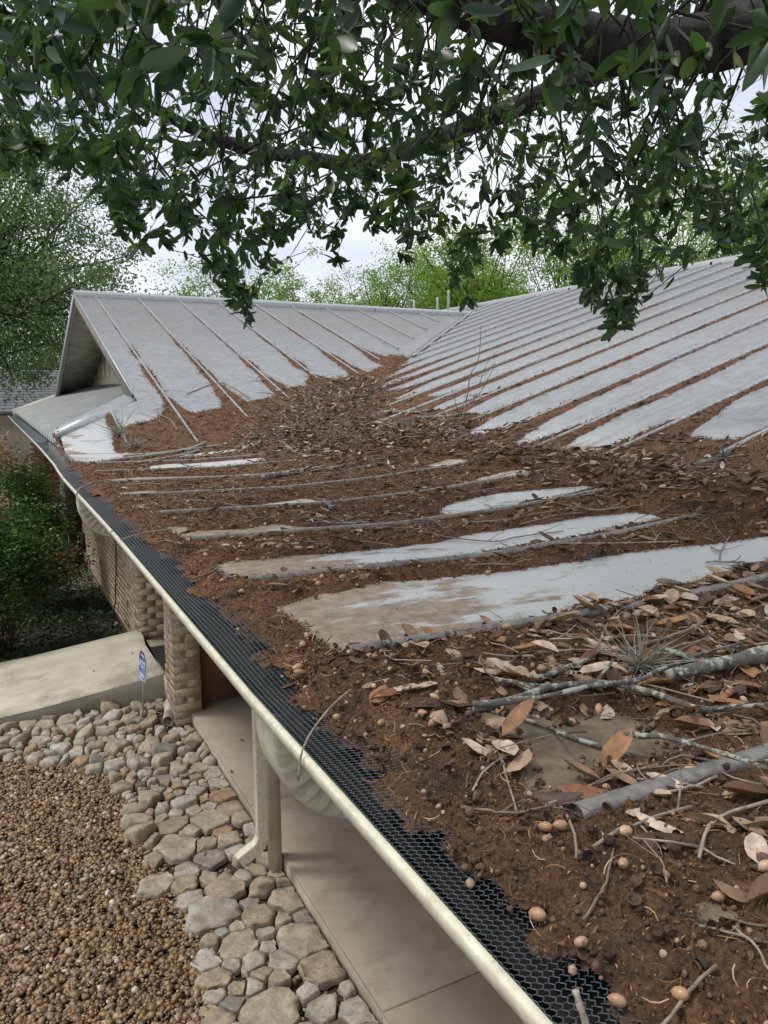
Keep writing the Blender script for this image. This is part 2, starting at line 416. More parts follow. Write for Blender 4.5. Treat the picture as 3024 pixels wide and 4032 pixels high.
# ridge caps
def ridge_cap(A, B, across, slope, w=.19, lift=.052):
    A = np.array(A, float); B = np.array(B, float); ac = np.array(across, float); z = np.array([0, 0, 1.])
    prof = [-ac*w-z*(w*slope-lift-.0)-z*.075, -ac*w-z*(w*slope-lift), z*(lift+.006), ac*w-z*(w*slope-lift), ac*w-z*(w*slope-lift)-z*.075]
    mb = MB(); mb.strip(prof, A, B); mb.add([np.array(p)+A for p in prof], None, [(0, 1, 2), (0, 2, 4), (2, 3, 4)]); return mb
n_r = int((18.2+1.23)/3.1)+1
for i in range(n_r):
    y0 = -1.23+i*3.1; y1 = min(y0+3.1, 18.2)
    HB(ridge_cap((XR, y0, float(zA(XR))+(.003 if i % 2 else 0)), (XR, y1+.04, float(zA(XR))+(.003 if i % 2 else 0)), (1, 0, 0), RP), 'ridge_cap', M_trim)
for i in range(3):
    x0 = .80+i*2.6; x1 = min(x0+2.6, 8.35)
    HB(ridge_cap((x0, YR, ZRB+(.003 if i % 2 else 0)), (x1+.02, YR, ZRB+(.003 if i % 2 else 0)), (0, 1, 0), BP), 'ridge_cap', M_trim)
# back slope of the main roof, and back slope of the wing
mb = MB(); mb.add([(XR+.05, -1.23, float(zA(XR))-.02), (XR+8, -1.23, float(zA(XR))-.02-8*RP), (XR+8, 18.2, float(zA(XR))-.02-8*RP), (XR+.05, 18.2, float(zA(XR))-.02)], [(0, 1, 2, 3)]); HB(mb, 'back_slope', M_sheet)
mb = MB(); mb.add([(.80, YR+.05, ZRB-.0155), (8.25, YR+.05, ZRB-.0155), (valley_x(18.2), 18.2, float(zB(18.2))), (.80, 18.2, float(zB(18.2)))], [(0, 1, 2, 3)]); HB(mb, 'wing_back_slope', M_sheet)
# wing slope facing the camera
XB = [.80]+[1.097+.652*i for i in range(12) if 1.097+.652*i < 8.2]+[8.24]
def ylow(x):
    if x < .83: return float(valley_y(x))
    return float(valley_y(x))
def wing_panel(x0, x1, ytop0=None, ytop1=None, name='wing_panel', n=14):
    t0 = YR-.05 if ytop0 is None else ytop0; t1 = YR-.05 if ytop1 is None else ytop1
    V = []; m_ = 4
    for i in range(n):
        for j in range(m_):
            f = j/(m_-1); x = x0+(x1-x0)*f; lo = ylow(x); hi = t0+(t1-t0)*f; y = lo+(max(hi, lo+.001)-lo)*i/(n-1)
            V.append((x, y, float(zB(y))+.0025+.0015*math.sin(7*y+x*3)*math.sin(math.pi*f)))
    mb = MB(); mb.add(V, [(i*m_+j, i*m_+j+1, (i+1)*m_+j+1, (i+1)*m_+j) for i in range(n-1) for j in range(m_-1)])
    HB(mb, name, M_sheet, True)
for a, b in zip(XB[:-1], XB[1:]): wing_panel(a, b)
FL0 = np.array([.0, 7.10]); FL1 = np.array([.80, 7.96])       # diagonal closure line above the corrugated roof
wing_panel(0.0, .80, 7.12, 7.94, n=6)
for i, x in enumerate([.50]+XB[1:-1]):
    lo = max(float(valley_y(x)), 6.6); lo = lo+.42 if x > 3.4 else lo+.1
    hi = YR-.10 if x > .7 else 7.62
    if x < .7: lo = 6.78
    if hi-lo < .1: continue
    ys = np.linspace(lo, hi, 8)
    P = [(x+(.25*max(0, .9-(y-lo))*0), y, float(zB(y))+.003) for y in ys]
    HB(rib_mesh(P, .0105, .026, (1, 0, 0)), 'wing_rib', M_rib, False)
# valley flashing: step line on the wing side, and the batten lying along the main side
vx = np.linspace(3.2, 8.0, 12); mb = MB()
for i in range(len(vx)-1):
    a, b = vx[i], vx[i+1]
    q = lambda x, d, e: (x, float(valley_y(x))+d, float(zB(valley_y(x)+d))+e)
    mb.add([q(a, .40, .004), q(b, .40, .004), q(b, .40, .010), q(a, .40, .010), q(b, .05, .009), q(a, .05, .009)], [(0, 1, 2, 3), (3, 2, 4, 5)])
HB(mb, 'valley_flashing', M_sheet)
P = [(x, float(valley_y(x))+.10-.18, float(zA(x+.0))+.0+.022) for x in np.linspace(4.97, 8.25, 8)]
mb = MB(); mb.tube(P, .024, 6); HB(mb, 'valley_batten', M_rib, True)
# low, lying valley battens between the two slopes near the eave
for (p, q, r) in [((.20, 5.60), (1.16, 6.72), .016), ((.36, 6.02), (1.27, 6.62), .014), ((.32, 5.33), (1.0, 6.3), .010)]:
    P = [(p[0]+(q[0]-p[0])*t, p[1]+(q[1]-p[1])*t, float(zroof(p[0]+(q[0]-p[0])*t, p[1]+(q[1]-p[1])*t))+.018) for t in np.linspace(0, 1, 6)]
    mb = MB(); mb.tube(P, r, 7); HB(mb, 'valley_strip', M_ribdirty, True)
# box closure flashing over the corrugated roof edge
a0 = np.array([-.04, 6.97, .145]); a1 = np.array([.83, 7.93, .395]); b0 = np.array([-.03, 7.30, .185]); b1 = np.array([.74, 8.30, .475])
dn = np.array([0, 0, -.062])
mb = MB(); mb.hexa([a0+dn, a1+dn, b1+dn, b0+dn], [a0, a1, b1, b0]); fl = HB(mb, 'box_flashing', M_trim)
mb = MB()
for p in (a0+(b0-a0)*.25+(a1-a0)*.03, a0+(b0-a0)*.8+(a1-a0)*.03, a0+(b0-a0)*.15+(a1-a0)*.16, a0+(b0-a0)*.12+(a1-a0)*.45, a0+(b0-a0)*.12+(a1-a0)*.8):
    mb.tube([p+(0, 0, -.001), p+(0, 0, .006)], .011, 7)
HB(mb, 'screw_head', M_dark)

# gable end of the wing
def slab_along(y0, z0, y1, z1, x0, x1, depth):  # board following a roof slope, hanging below it
    mb = MB(); mb.hexa([(x0, y0, z0-depth), (x1, y0, z0-depth), (x1, y1, z1-depth), (x0, y1, z1-depth)], [(x0, y0, z0), (x1, y0, z0), (x1, y1, z1), (x0, y1, z1)]); return mb
zr = lambda y: float(zB(y))
HB(slab_along(8.20, zr(8.20)-.004, YR-.001, zr(YR)-.004, .812, .842, .17), 'rake_board', M_beige)
HB(slab_along(YR+.001, zr(YR)-.004, 18.2, zr(18.2)-.004, .812, .842, .17), 'rake_board', M_beige)
HB(slab_along(8.20, zr(8.20)+.004, YR, zr(YR)+.004, .792, .811, .05), 'rake_trim', M_trim)
HB(slab_along(YR, zr(YR)+.004, 18.2, zr(18.2)+.004, .792, .811, .16), 'rake_trim', M_trim)
HB(slab_along(8.3, zr(8.3)-.02, YR, zr(YR)-.02, .843, 1.50, .012), 'soffit_board', M_soffit)
HB(slab_along(YR, zr(YR)-.02, 18.2, zr(18.2)-.02, .843, 1.50, .012), 'soffit_board', M_soffit)
gable = None
xw = 1.50
ys_g = np.arange(8.3, 18.1, .61)
for i, y in enumerate(ys_g):
    y2 = min(y+.604, 18.1); mb = MB()
    pts = [y, y2] if not (y < YR < y2) else [y, YR, y2]
    for u, v in zip(pts[:-1], pts[1:]):
        mb.hexa([(xw, u, .2), (xw+.02, u, .2), (xw+.02, v, .2), (xw, v, .2)], [(xw, u, zr(u)-.02), (xw+.02, u, zr(u)-.02), (xw+.02, v, zr(v)-.02), (xw, v, zr(v)-.02)])
    HB(mb, 'siding_board', M_beige)
mb = MB(); mb.box((xw-.02, 9.6, .60), (xw-.001, 16.8, .80)); HB(mb, 'gable_trim_board', M_beige)
mb = MB(); mb.box((xw-.05, 8.9, .56), (xw-.001, 17.5, .585)); HB(mb, 'gable_trim_board', M_beige)
# corrugated shed roof under the gable
V = []; Q = []; ys = []; 
for c in np.arange(7.05, 18.3, .27):
    ys += [(c, 0), (c+.17, 0), (c+.185, .040), (c+.235, .040), (c+.25, 0)]
def corr_z(x, y):
    z = .035+.36*max(x, -.05)+.006*(y-7.3)
    return min(z, float(zB(y))-.04) if x > .5 and y < 9.2 else z
nx = 5
for (y, dz) in ys:
    xs_ = -.02; xe = 1.48
    if y < 8.35:  # cut along the closure line
        f = (y-7.10)/(8.35-7.10); xe = max(.02, -.02+f*.86) if f > 0 else .0
    for j in range(nx):
        x = xs_+(xe-xs_)*j/(nx-1); V.append((x, y, corr_z(x, y)+dz))
Q = [(i*nx+j, i*nx+j+1, (i+1)*nx+j+1, (i+1)*nx+j) for i in range(len(ys)-1) for j in range(nx-1)]
mb = MB(); mb.add(V, Q); HB(mb, 'corrugated_roof_sheet', M_corr)
mb = MB(); mb.hexa([(-.06, 18.22, -.02), (1.3, 18.22, .48), (1.3, 18.30, .48), (-.06, 18.30, -.02)], [(-.06, 18.22, .16), (1.3, 18.22, .66), (1.3, 18.30, .66), (-.06, 18.30, .16)]); HB(mb, 'white_edge_board', M_cream)

# ------------------------------------------------------------------ gutter
GY = [-1.2, .5, 1.2, 2.0, 3.0, 4.2, 5.0, 5.6, 6.3, 7.2, 8.2, 9.2, 11, 13, 15.5, 18.2]
GX = [-.166, -.168, -.173, -.164, -.154, -.155, -.155]+[-.140, -.118, -.112, -.112, -.118, -.13, -.14, -.15, -.16]
GZ = [-.030]*7+[-.038, -.046, -.044, -.034, -.024, -.01, .0, .01, .03]
def lip(y): return float(np.interp(y, GY, GX)), float(np.interp(y, GY, GZ))
gprof_out = [(.150, -.092), (.080, -.100), (.060, -.094), (.042, -.072), (.026, -.050), (.013, -.032), (.003, -.018), (-.001, -.0145), (-.002, -.002), (.0, .0015), (.0075, .0025), (.0098, .000), (.0095, -.006)]
gprof_in = [(.0085, -.005), (.004, -.008), (.006, -.017), (.026, -.044), (.045, -.066), (.064, -.088), (.082, -.093), (.145, -.086)]
def sweep(prof, ys, closed=False):
    V = []; n = len(prof)
    for y in ys:
        lx, lz = lip(y)
        for (dx, dz) in prof: V.append((lx+dx, y, lz+dz))
    m_ = n if closed else n-1
    return V, [(i*n+j, i*n+(j+1) % n, (i+1)*n+(j+1) % n, (i+1)*n+j) for i in range(len(ys)-1) for j in range(m_)]
gy = np.concatenate([np.arange(-1.2, 5, .4), np.arange(5, 18.21, .3), [18.2]])
mb = MB(); V, Q = sweep(gprof_out, gy); mb.add(V, Q); gut = HB(mb, 'gutter', M_cream, False)
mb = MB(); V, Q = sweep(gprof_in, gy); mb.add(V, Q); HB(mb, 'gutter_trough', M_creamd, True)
for y in (2.95, 5.02, 8.3, 12.1):
    mb = MB(); V, Q = sweep([(dx-.0015 if dx < .02 else dx, dz+.0015) for dx, dz in gprof_out[4:11]], [y, y+.012]); mb.add(V, Q); HB(mb, 'gutter_seam', M_dark)
# mesh guard: two families of zigzag strands, real strands
def guard_z(u, y):   # u 0 at drip edge .. 1 at lip
    lx, lz = lip(y)
    x = .004+(lx+.012-.004)*u; z = .004+(lz-.000)*u-.012*math.sin(math.pi*u)
    return x, z
def guard_xyz(u, y):
    lx = np.interp(y, GY, GX); lz = np.interp(y, GY, GZ)
    x = .004+(lx+.0085-.004)*u
    wav = .006*np.sin(y*9)*np.sin(math.pi*u)+.008*(vnoise(y*3.1, u*2, 5)-.5)*np.sin(math.pi*u)
    return x, .006+(lz-.004)*u-.008*np.sin(math.pi*u)+wav
def guard_mesh(y0, y1, cell, rows, wdt):
    mb = MB(); ny = int((y1-y0)/(cell/2)); j = np.arange(ny+1); yv = y0+j*cell/2
    for i in range(rows+1):
        ph = np.where((j+i) % 2 == 0, .25, -.25)
        keep = np.ones(ny+1)
        uu = np.clip((i+ph)/rows, 0, 1)
        yy = yv + (.004*np.sin(yv*7+i*.5) if True else 0)
        x, z = guard_xyz(uu, yy)
        P = np.stack([x, yy, z], 1)
        a = P[:-1]; b = P[1:]
        d = b-a; d /= np.linalg.norm(d, axis=1)[:, None]; s = np.cross(d, [0, 0, 1.])*wdt
        up = np.array([0, 0, wdt*1.3])
        V = np.stack([a-s, a+up, a+s, b-s, b+up, b+s], 1).reshape(-1, 3)
        o = (np.arange(len(a))*6)[:, None]
        Q = np.concatenate([o+np.array([[0, 3, 4, 1]]), o+np.array([[1, 4, 5, 2]])])
        mb.add(V, Q)
    # short links joining neighbouring zigzags
    for i in range(rows):
        sel = (j+i) % 2 == 0
        yq = yv[sel]+.004*np.sin(yv[sel]*7+i*.5); ua = np.clip((i+.25)/rows, 0, 1); ub = np.clip((i+.75)/rows, 0, 1)
        xa, za = guard_xyz(ua, yq); xb_, zb_ = guard_xyz(ub, yq)
        n = len(yq); w = wdt*1.0
        V = np.stack([np.stack([xa, yq-w, za], 1), np.stack([xa, yq+w, za], 1), np.stack([xb_, yq+w, zb_+.001], 1), np.stack([xb_, yq-w, zb_+.001], 1)], 1).reshape(-1, 3)
        V[:, 2] += .0008
        mb.add(V, (np.arange(n)*4)[:, None]+np.array([[0, 1, 2, 3]]))
    return mb
for (a, b, cell, rows, wd) in ((-.25, 2.6, .0082, 19, .00060), (2.6, 5.2, .0105, 14, .0008), (5.2, 8.6, .013, 12, .0012)):
    o = HB(guard_mesh(a, b, cell, rows, wd), 'gutter_guard', M_guard)
mb = MB(); yy = np.arange(8.6, 18.2, .3); V = []
for y in yy:
    for u in np.linspace(0, 1, 5):
        x, z = guard_xyz(u, y); V.append((float(x), y, float(z)+.006))
mb.add(V, [(i*5+j, i*5+j+1, (i+1)*5+j+1, (i+1)*5+j) for i in range(len(yy)-1) for j in range(4)]); HB(mb, 'gutter_guard', M_guard, True)
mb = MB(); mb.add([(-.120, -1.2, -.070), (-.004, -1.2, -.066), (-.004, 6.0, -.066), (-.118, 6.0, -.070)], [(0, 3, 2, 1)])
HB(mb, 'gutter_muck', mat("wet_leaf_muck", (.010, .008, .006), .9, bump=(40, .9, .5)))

# downspout elbows that sweep from the gutter back to the wall
def rect_sweep(P, wa, wb, ribs=None, name='elbow', m=None, corr=True):
    """rectangular tube along P in the XZ plane at const y; wa = width along y, wb = depth; ribs = index range of crimps"""
    P = np.asarray(P, float); T = np.gradient(P, axis=0); T /= np.linalg.norm(T, axis=1)[:, None]
    Yv = np.array([0, 1., 0]); Nn = np.cross(T, Yv)
    # rounded rectangle with shallow flutes on the wide faces
    pr = []
    for t in np.linspace(-1, 1, 13): pr.append((t, 1-.05*(abs(math.sin(t*8.5)) if corr else 0)))
    for t in np.linspace(.8, -.8, 5): pr.append((1.03, t))
    for t in np.linspace(1, -1, 13): pr.append((t, -1+.05*(abs(math.sin(t*8.5)) if corr else 0)))
    for t in np.linspace(-.8, .8, 5): pr.append((-1.03, t))
    pr = [(a*(.96 if abs(b) > .93 and abs(a) > .95 else 1), b) for a, b in pr]
    n = len(pr); V = []
    for i, p in enumerate(P):
        k = 1.0
        if ribs is not None: k = ribs[i]
        for a, b in pr: V.append(p+Yv*a*wa/2*(k if b > -.8 else 1)+Nn[i]*b*wb/2*(k if b > .5 else 1))
    Q = [(i*n+j, i*n+(j+1) % n, (i+1)*n+(j+1) % n, (i+1)*n+j) for i in range(len(P)-1) for j in range(n)]
    mb = MB(); mb.add(V, Q); return mb
def elbow(y, x0, z0, r, ang, nrib, sgn=1, lead=.05, tail=.6, drop=.02):
    P = [(x0, y, z0+lead), (x0, y, z0)]; k = [1, 1]; n = nrib*6
    for i in range(1, n+1):
        a = ang*i/n; ph = (i % 6)/6
        P.append((x0+sgn*r*(1-math.cos(a)), y, z0-r*math.sin(a))); k.append([1.0, 1.0, .98, .94, 1.20, 1.10][i % 6])
    d = np.array([sgn*math.sin(ang), 0, -math.cos(ang)]); e = np.array(P[-1])
    P += [tuple(e+d*.03), tuple(e+d*tail)]; k += [1, 1]
    return P, k
for y in (1.285, 4.60):
    P, k = elbow(y, -.082, -.135, .165, math.radians(80), 7, 1, .05, .80)
    mb = rect_sweep(P, .105, .080, k); HB(mb, 'gutter_elbow', M_cream, False)
# lower downspout and its shoe
mb = rect_sweep([(.845, 4.40, -.25), (.845, 4.40, -.6), (.845, 4.40, -1.4), (.845, 4.40, -2.34)], .058, .078); HB(mb, 'downspout', M_cream, False)
P, k = elbow(4.40, .845, -2.335, .10, math.radians(62), 6, -1, .02, .12)
mb = rect_sweep(P, .064, .084, k); HB(mb, 'downspout_shoe', M_cream, False)
mb = MB(); mb.box((.925, 4.47, -2.72), (.998, 4.545, -.216)); HB(mb, 'porch_post', M_beige)
# walls under the eave
def brick_mesh(w, d, h):
    a, b, c = w/2, d/2, h/2; e = .0035
    V = []
    for z, s in ((-c, e), (-c+e, 0), (c-e, 0), (c, e)):
        for x, y in ((-a+s, -b+s*0+(s)), (a-s, -b+s), (a-s, b-s), (-a+s, b-s)): V.append((x+random.uniform(-.003, .003), y+random.uniform(-.004, .004), z+random.uniform(-.002, .002)))
    Q = [(i*4+j, i*4+(j+1) % 4, (i+1)*4+(j+1) % 4, (i+1)*4+j) for i in range(3) for j in range(4)]+[(12, 13, 14, 15), (3, 2, 1, 0)]
    me = npmesh('brick', V, Q); me.materials.append(M_brick); return me
BR = {}
def brick(w, d, h, c, parent):
    w += .006; d += .005; h = .0705; key = (round(w, 2), round(d, 2)); L_ = BR.setdefault(key, [])
    if len(L_) < 5: L_.append(brick_mesh(w, d, h))
    o = bpy.data.objects.new('brick', random.choice(L_)); COL.objects.link(o); o.parent = parent
    o.location = Vector(c)-Vector(parent.location)-Vector(house.location)
    o.rotation_euler = (0, 0, random.uniform(-.015, .015)); return o
mb = MB(); mb.box((.867, 7.107, -2.72), (1.113, 7.473, -.21)); pillar = mb.build('brick_pillar', M_mortar, house)
pillar_core = pillar
zc = -2.68; i = 0; CH = .0765
while zc < -.3:
    if i % 2:
        for xx in (.925, 1.055):
            for yy in (7.197, 7.385): brick(.124, .184, .066, (xx+random.uniform(-.004, .004), yy+random.uniform(-.005, .005), zc), pillar)
    else:
        for yy in (7.165, 7.290, 7.415): brick(.254, .118, .066, (.99+random.uniform(-.005, .005), yy, zc), pillar)
    zc += CH; i += 1
mb = MB(); mb.box((.875, 9.158, -2.62), (1.30, 16.0, -.21)); wall = mb.build('brick_wall', M_mortar, house)
zc = -2.55; i = 0; cnt = 0; far = MB()
while zc < -.3:
    for xx in ((.985, 1.19) if i % 2 else (.93, 1.09, 1.24)):
        w = .195 if i % 2 else (.11 if xx in (.93, 1.24) else .19)
        brick(w, .10, .066, (xx, 9.203, zc), wall); cnt += 1
    y = 9.262+(.1 if i % 2 else 0)
    while y < 15.2:
        c = (.925+random.uniform(-.006, .006), y+.095, zc)
        if y < 10.05: brick(.10, .186, .066, c, wall)
        else:
            j = random.uniform(-.005, .005)
            far.box((.868+j, y+.004, zc-.033), (.94, y+.192, zc+.033), r=random.random())
        y += .199
    zc += CH; i += 1
b_ = far.build('brick', M_brickA, wall); b_['kind'] = 'stuff'
mb = MB(); mb.box((.90, 7.46, -.50), (1.08, 9.17, -.21)); HB(mb, 'door_beam', M_beige)
mb = MB(); mb.box((1.9, 7.5, -2.6), (1.95, 9.3, -.21)); HB(mb, 'entry_door', mat("dark_wood_door", (.06, .03, .018), .6))
mb = MB(); mb.box((2.6, -1.2, -2.6), (2.75, 7.0, -.21)); HB(mb, 'porch_wall', M_brickA)
mb = MB(); mb.box((1.28, 9.3, -2.6), (9, 18, -.22)); HB(mb, 'wing_wall', M_brickA)
mb = MB(); mb.box((9, -1.2, -2.6), (17, 18, -.7)); HB(mb, 'rear_wall', M_brickA)
# timber partition at the end of the brick wall
for j in range(7):
    mb = MB(); mb.box((.60, 15.0+j*.14, -2.72), (.62+.004*(j % 2), 15.135+j*.14, -.21)); HB(mb, 'partition_board', mat("weathered_grey_wood", (.22, .21, .19), .85, bump=(14, .4, .5)) if j == 0 else bpy.data.materials["weathered_grey_wood"])
mb = MB(); mb.box((.625, 14.98, -2.72), (.87, 15.0, -.21)); HB(mb, 'partition_end', mat("dark_brown_wood", (.05, .03, .02), .85, bump=(14, .4, .5)))
mb = MB(); mb.box((.80, 14.55, -2.35), (.868, 14.72, -2.02)); mb.box((.74, 14.6, -2.12), (.80, 14.66, -2.06)); mb.tube([(.78, 14.63, -2.3), (.70, 14.63, -2.22), (.70, 14.63, -2.12)], .012, 5); lamp = HB(mb, 'wall_lantern', M_dark)
for (x, y, h_) in ((8.86, 15., .36), (8.57, 15., .25), (7.97, 15., .26)):
    mb = MB(); zb = float(zroof(x, y))-.1; top = {8.86: 2.75, 8.57: 2.58, 7.97: 2.49}[x]
    mb.tube([(x, y, 1.4), (x, y, top-.04), (x, y, top)], [.026, .026, .025], 10); HB(mb, 'vent_pipe', mat("pipe_grey", (.5, .5, .5), .5, .3) if x == 8.86 else bpy.data.materials["pipe_grey"], True)

# ------------------------------------------------------------------ ground
ZG = -2.72
M_soil = mat("dark_soil", (.055, .04, .028), .95, bump=(14, .5, .5))
M_pale = mat("pale_paving", (.48, .42, .34), .9, bump=(3, .3, .35))
mb = MB(); n = 60
gx = np.concatenate([np.linspace(-400, -12, 12), np.linspace(-10, 25, 36), np.linspace(30, 500, 14)]); gyy = np.concatenate([np.linspace(-60, -4, 8), np.linspace(-3, 40, 44), np.linspace(50, 900, 18)])
V = [(x, y, ZG-.03-.012*random.random()) for x in gx for y in gyy]; m_ = len(gyy)
mb.add(V, [(i*m_+j, (i+1)*m_+j, (i+1)*m_+j+1, i*m_+j+1) for i in range(len(gx)-1) for j in range(m_-1)])
g = mb.build('ground', M_soil); g['kind'] = 'structure'
mb = MB(); mb.box((-.9, 13.2, ZG-.02), (1.9, 24, ZG+.004)); g = mb.build('paved_yard', M_pale); g['kind'] = 'structure'
# walkway: cast slabs with joints
walk = bpy.data.objects.new('walkway', None); COL.objects.link(walk); walk['kind'] = 'structure'
for (a, b) in ((-3.0, .85), (.85, 3.02), (3.03, 5.205), (5.215, 7.62)):
    mb = MB(); x0, x1, z0, z1 = 1.01, 2.8, ZG-.05, -2.60; e = .012
    mb.hexa([(x0, a, z0), (x1, a, z0), (x1, b, z0), (x0, b, z0)], [(x0, a, z1-e), (x1, a, z1-e), (x1, b, z1-e), (x0, b, z1-e)])
    mb.hexa([(x0, a, z1-e), (x1, a, z1-e), (x1, b, z1-e), (x0, b, z1-e)], [(x0+e, a+.006, z1), (x1, a+.006, z1), (x1, b-.006, z1), (x0+e, b-.006, z1)])
    mb.build('slab', M_walk, walk)
# ramp coming in from the left, with an upstand along its far side
ramp = bpy.data.objects.new('ramp', None); COL.objects.link(ramp); ramp['kind'] = 'structure'
RX = [-3.2, -1.6, -.32, .3, .9]; RZ = [-2.70, -2.63, -2.55, -2.48, -2.41]
def ramp_part(yf, dz, name, zb=ZG-.05, m_=None):
    m_ = m_ or M_ramp
    V = []
    for x, z in zip(RX, RZ):
        for (y, d) in yf(x): V.append((x, y, z+d if d > -1 else zb))
    n = len(yf(0)); mb = MB(); mb.add(V, [(i*n+j, (i+1)*n+j, (i+1)*n+j+1, i*n+j+1) for i in range(len(RX)-1) for j in range(n-1)])
    mb.add(V[-n:], [(0, 1, 2, 3)] if n == 4 else None, [(0, i, i+1) for i in range(1, n-1)] if n > 4 else None)
    return mb.build(name, m_, ramp)
M_side_shaded = concrete('ramp_side_shaded_concrete', (.23, .21, .165), (.28, .255, .205), (.16, .145, .115), 3)  # upright face's shade painted into a darker concrete colour, along with grime
ramp_part(lambda x: [(7.83, -9), (7.83, -.022), (8.0, -.03), (8.2, -.04), (8.3, -9)], 0, 'side', m_=M_side_shaded)
ramp_part(lambda x: [(7.832, -.02), (7.85, -.004), (7.87, 0), (8.86, 0), (8.90, .02), (8.95, .055), (8.99, .07), (9.24, .075), (9.26, -9)], 0, 'deck')
mb = MB(); mb.box((.9, 7.47, ZG), (1.9, 9.28, -2.44)); mb.build('threshold', M_ramp, ramp)
M_pvc = mat("old_pvc", (.45, .41, .33), .5, bump=(30, .1, .3))
mb = MB()
k = 14; an = np.arange(k)*2*np.pi/k
V = []
A = np.array([.93, 7.62, -2.65]); Bp = np.array([.80, 7.17, -2.665]); d = (Bp-A)/np.linalg.norm(Bp-A); s = np.cross(d, [0, 0, 1.]); s /= np.linalg.norm(s); u = np.cross(s, d)
for (P, r) in ((A, .056), (Bp, .056), (Bp, .048), (A, .048)):
    for a in an: V.append(P+s*r*math.cos(a)+u*r*math.sin(a))
mb.add(V, [(i*k+j, i*k+(j+1) % k, (i+1)*k+(j+1) % k, (i+1)*k+j) for i in range(3) for j in range(k)])
o = mb.build('drain_pipe', M_pvc, None, True); tag(o, "short cream plastic drain pipe end poking out at the foot of the brick pillar", "drain pipe")
# door mat
mb = MB()
for i in range(14): mb.box((.93, 7.62+i*.085, -2.438), (1.75, 7.665+i*.085, -2.42))
for i in range(10): mb.box((.93+i*.082, 7.62, -2.437), (.955+i*.082, 8.78, -2.424))
o = mb.build('door_mat', mat("black_rubber", (.02, .02, .022), .6, bump=(30, .2, .2))); tag(o, "black openwork rubber doormat on the threshold behind the brick pillar", "doormat")
# plywood sheet leaning behind the pillar
mb = MB(); mb.hexa([(1.135, 7.30, -2.598), (1.60, 7.30, -2.598), (1.60, 7.322, -2.598), (1.135, 7.322, -2.598)], [(1.135, 7.36, -1.35), (1.60, 7.36, -1.35), (1.60, 7.382, -1.35), (1.135, 7.382, -1.35)])
m = mat("plywood", (.20, .10, .05), .7, bump=(8, .1, .3)); t = m.node_tree
mpn = t.nodes.new('ShaderNodeMapping'); mpn.inputs['Scale'].default_value = (1.2, 1, 14); no = [q for q in t.nodes if q.type == 'TEX_NOISE'][0]
src = no.inputs['Vector'].links[0].from_socket; t.links.new(src, mpn.inputs[0]); t.links.new(mpn.outputs[0], no.inputs['Vector'])
o = mb.build('plywood_sheet', m); tag(o, "brown wood-grained sheet standing on the walkway right of the brick pillar", "board")
# cable
P = [(.858, 10.4, -.3), (.855, 10.45, -1.2), (.85, 10.6, -1.9), (.84, 10.75, -2.35), (.80, 10.9, -2.62)]
tt = np.linspace(0, 4, 24); P = np.stack([np.interp(tt, range(5), [p[i] for p in P]) for i in range(3)], 1); P[:, 1] += .02*np.sin(tt*3)
mb = MB(); mb.tube(P, .008, 5); o = mb.build('cable', M_dark, None, True); tag(o, "thin black cable hanging down the brick wall from under the eave", "cable")
# yard sign
M_signb = mat("sign_blue", (.10, .13, .42), .4); M_signw = mat("sign_white", (.75, .76, .80), .4); M_stake = mat("sign_stake", (.42, .40, .43), .5, .3)
sign = thing('yard_sign', (.60, 7.42, ZG), "small blue octagonal security sign on a metal stake among the stones by the pillar", "yard sign")
mb = MB(); mb.tube([(.60, 7.42, ZG-.02), (.615, 7.36, ZG+.34), (.622, 7.33, ZG+.62)], [.008, .008, .007], 6); mb.build('stake', M_stake, sign)
nv = Vector((-.985, -.085, .05)).normalized(); rt = Vector((0, 0, 1)).cross(nv).normalized(); upv = nv.cross(rt)
cc = Vector((.622, 7.33, ZG+.60))
def octa(w, h, c, dz, th):
    pts = [(-1, -.55), (-.55, -1), (.55, -1), (1, -.55), (1, .55), (.55, 1), (-.55, 1), (-1, .55)]
    V = [c+rt*a*w+upv*b*h+nv*(dz+th) for a, b in pts]+[c+rt*a*w+upv*b*h+nv*dz for a, b in pts]
    mb = MB(); mb.add([tuple(v) for v in V], [(i, (i+1) % 8, 8+(i+1) % 8, 8+i) for i in range(8)], [(0, i, i+1) for i in range(1, 7)]+[(8, 8+i+1, 8+i) for i in range(1, 7)]); return mb
octa(.125, .145, cc, 0, .006).build('border', M_signw, sign)
octa(.116, .136, cc, .0065, .0015).build('face', M_signb, sign)
def text(s, size, c, name, mat_, parent, dz=.0095):
    cu = bpy.data.curves.new(name, 'FONT'); cu.body = s; cu.size = size; cu.align_x = 'CENTER'; cu.align_y = 'CENTER'; cu.extrude = .0006; cu.offset = .0012
    tmp = bpy.data.objects.new('tmp', cu); COL.objects.link(tmp)
    dg = bpy.context.evaluated_depsgraph_get(); dg.update(); me = bpy.data.meshes.new_from_object(tmp.evaluated_get(dg)); bpy.data.objects.remove(tmp)
    mw = Matrix((tuple(rt)+(0,), tuple(upv)+(0,), tuple(nv)+(0,), (0, 0, 0, 1))).transposed(); mw.translation = c+nv*dz
    me.transform(Matrix.Translation(-Vector(parent.location))@mw); o = put(name, me, mat_, parent); return o
text('ADT', .105, cc+upv*.01, 'lettering', M_signw, sign)
for dz_ in (.10, -.085, -.105):
    mb = MB(); c = cc+upv*dz_; w = .06 if dz_ > 0 else .075
    mb.add([tuple(c+rt*a*w+upv*b*.006+nv*.009) for a, b in ((-1, -1), (1, -1), (1, 1), (-1, 1))], [(0, 1, 2, 3)]); mb.build('stripe', M_signw, sign)

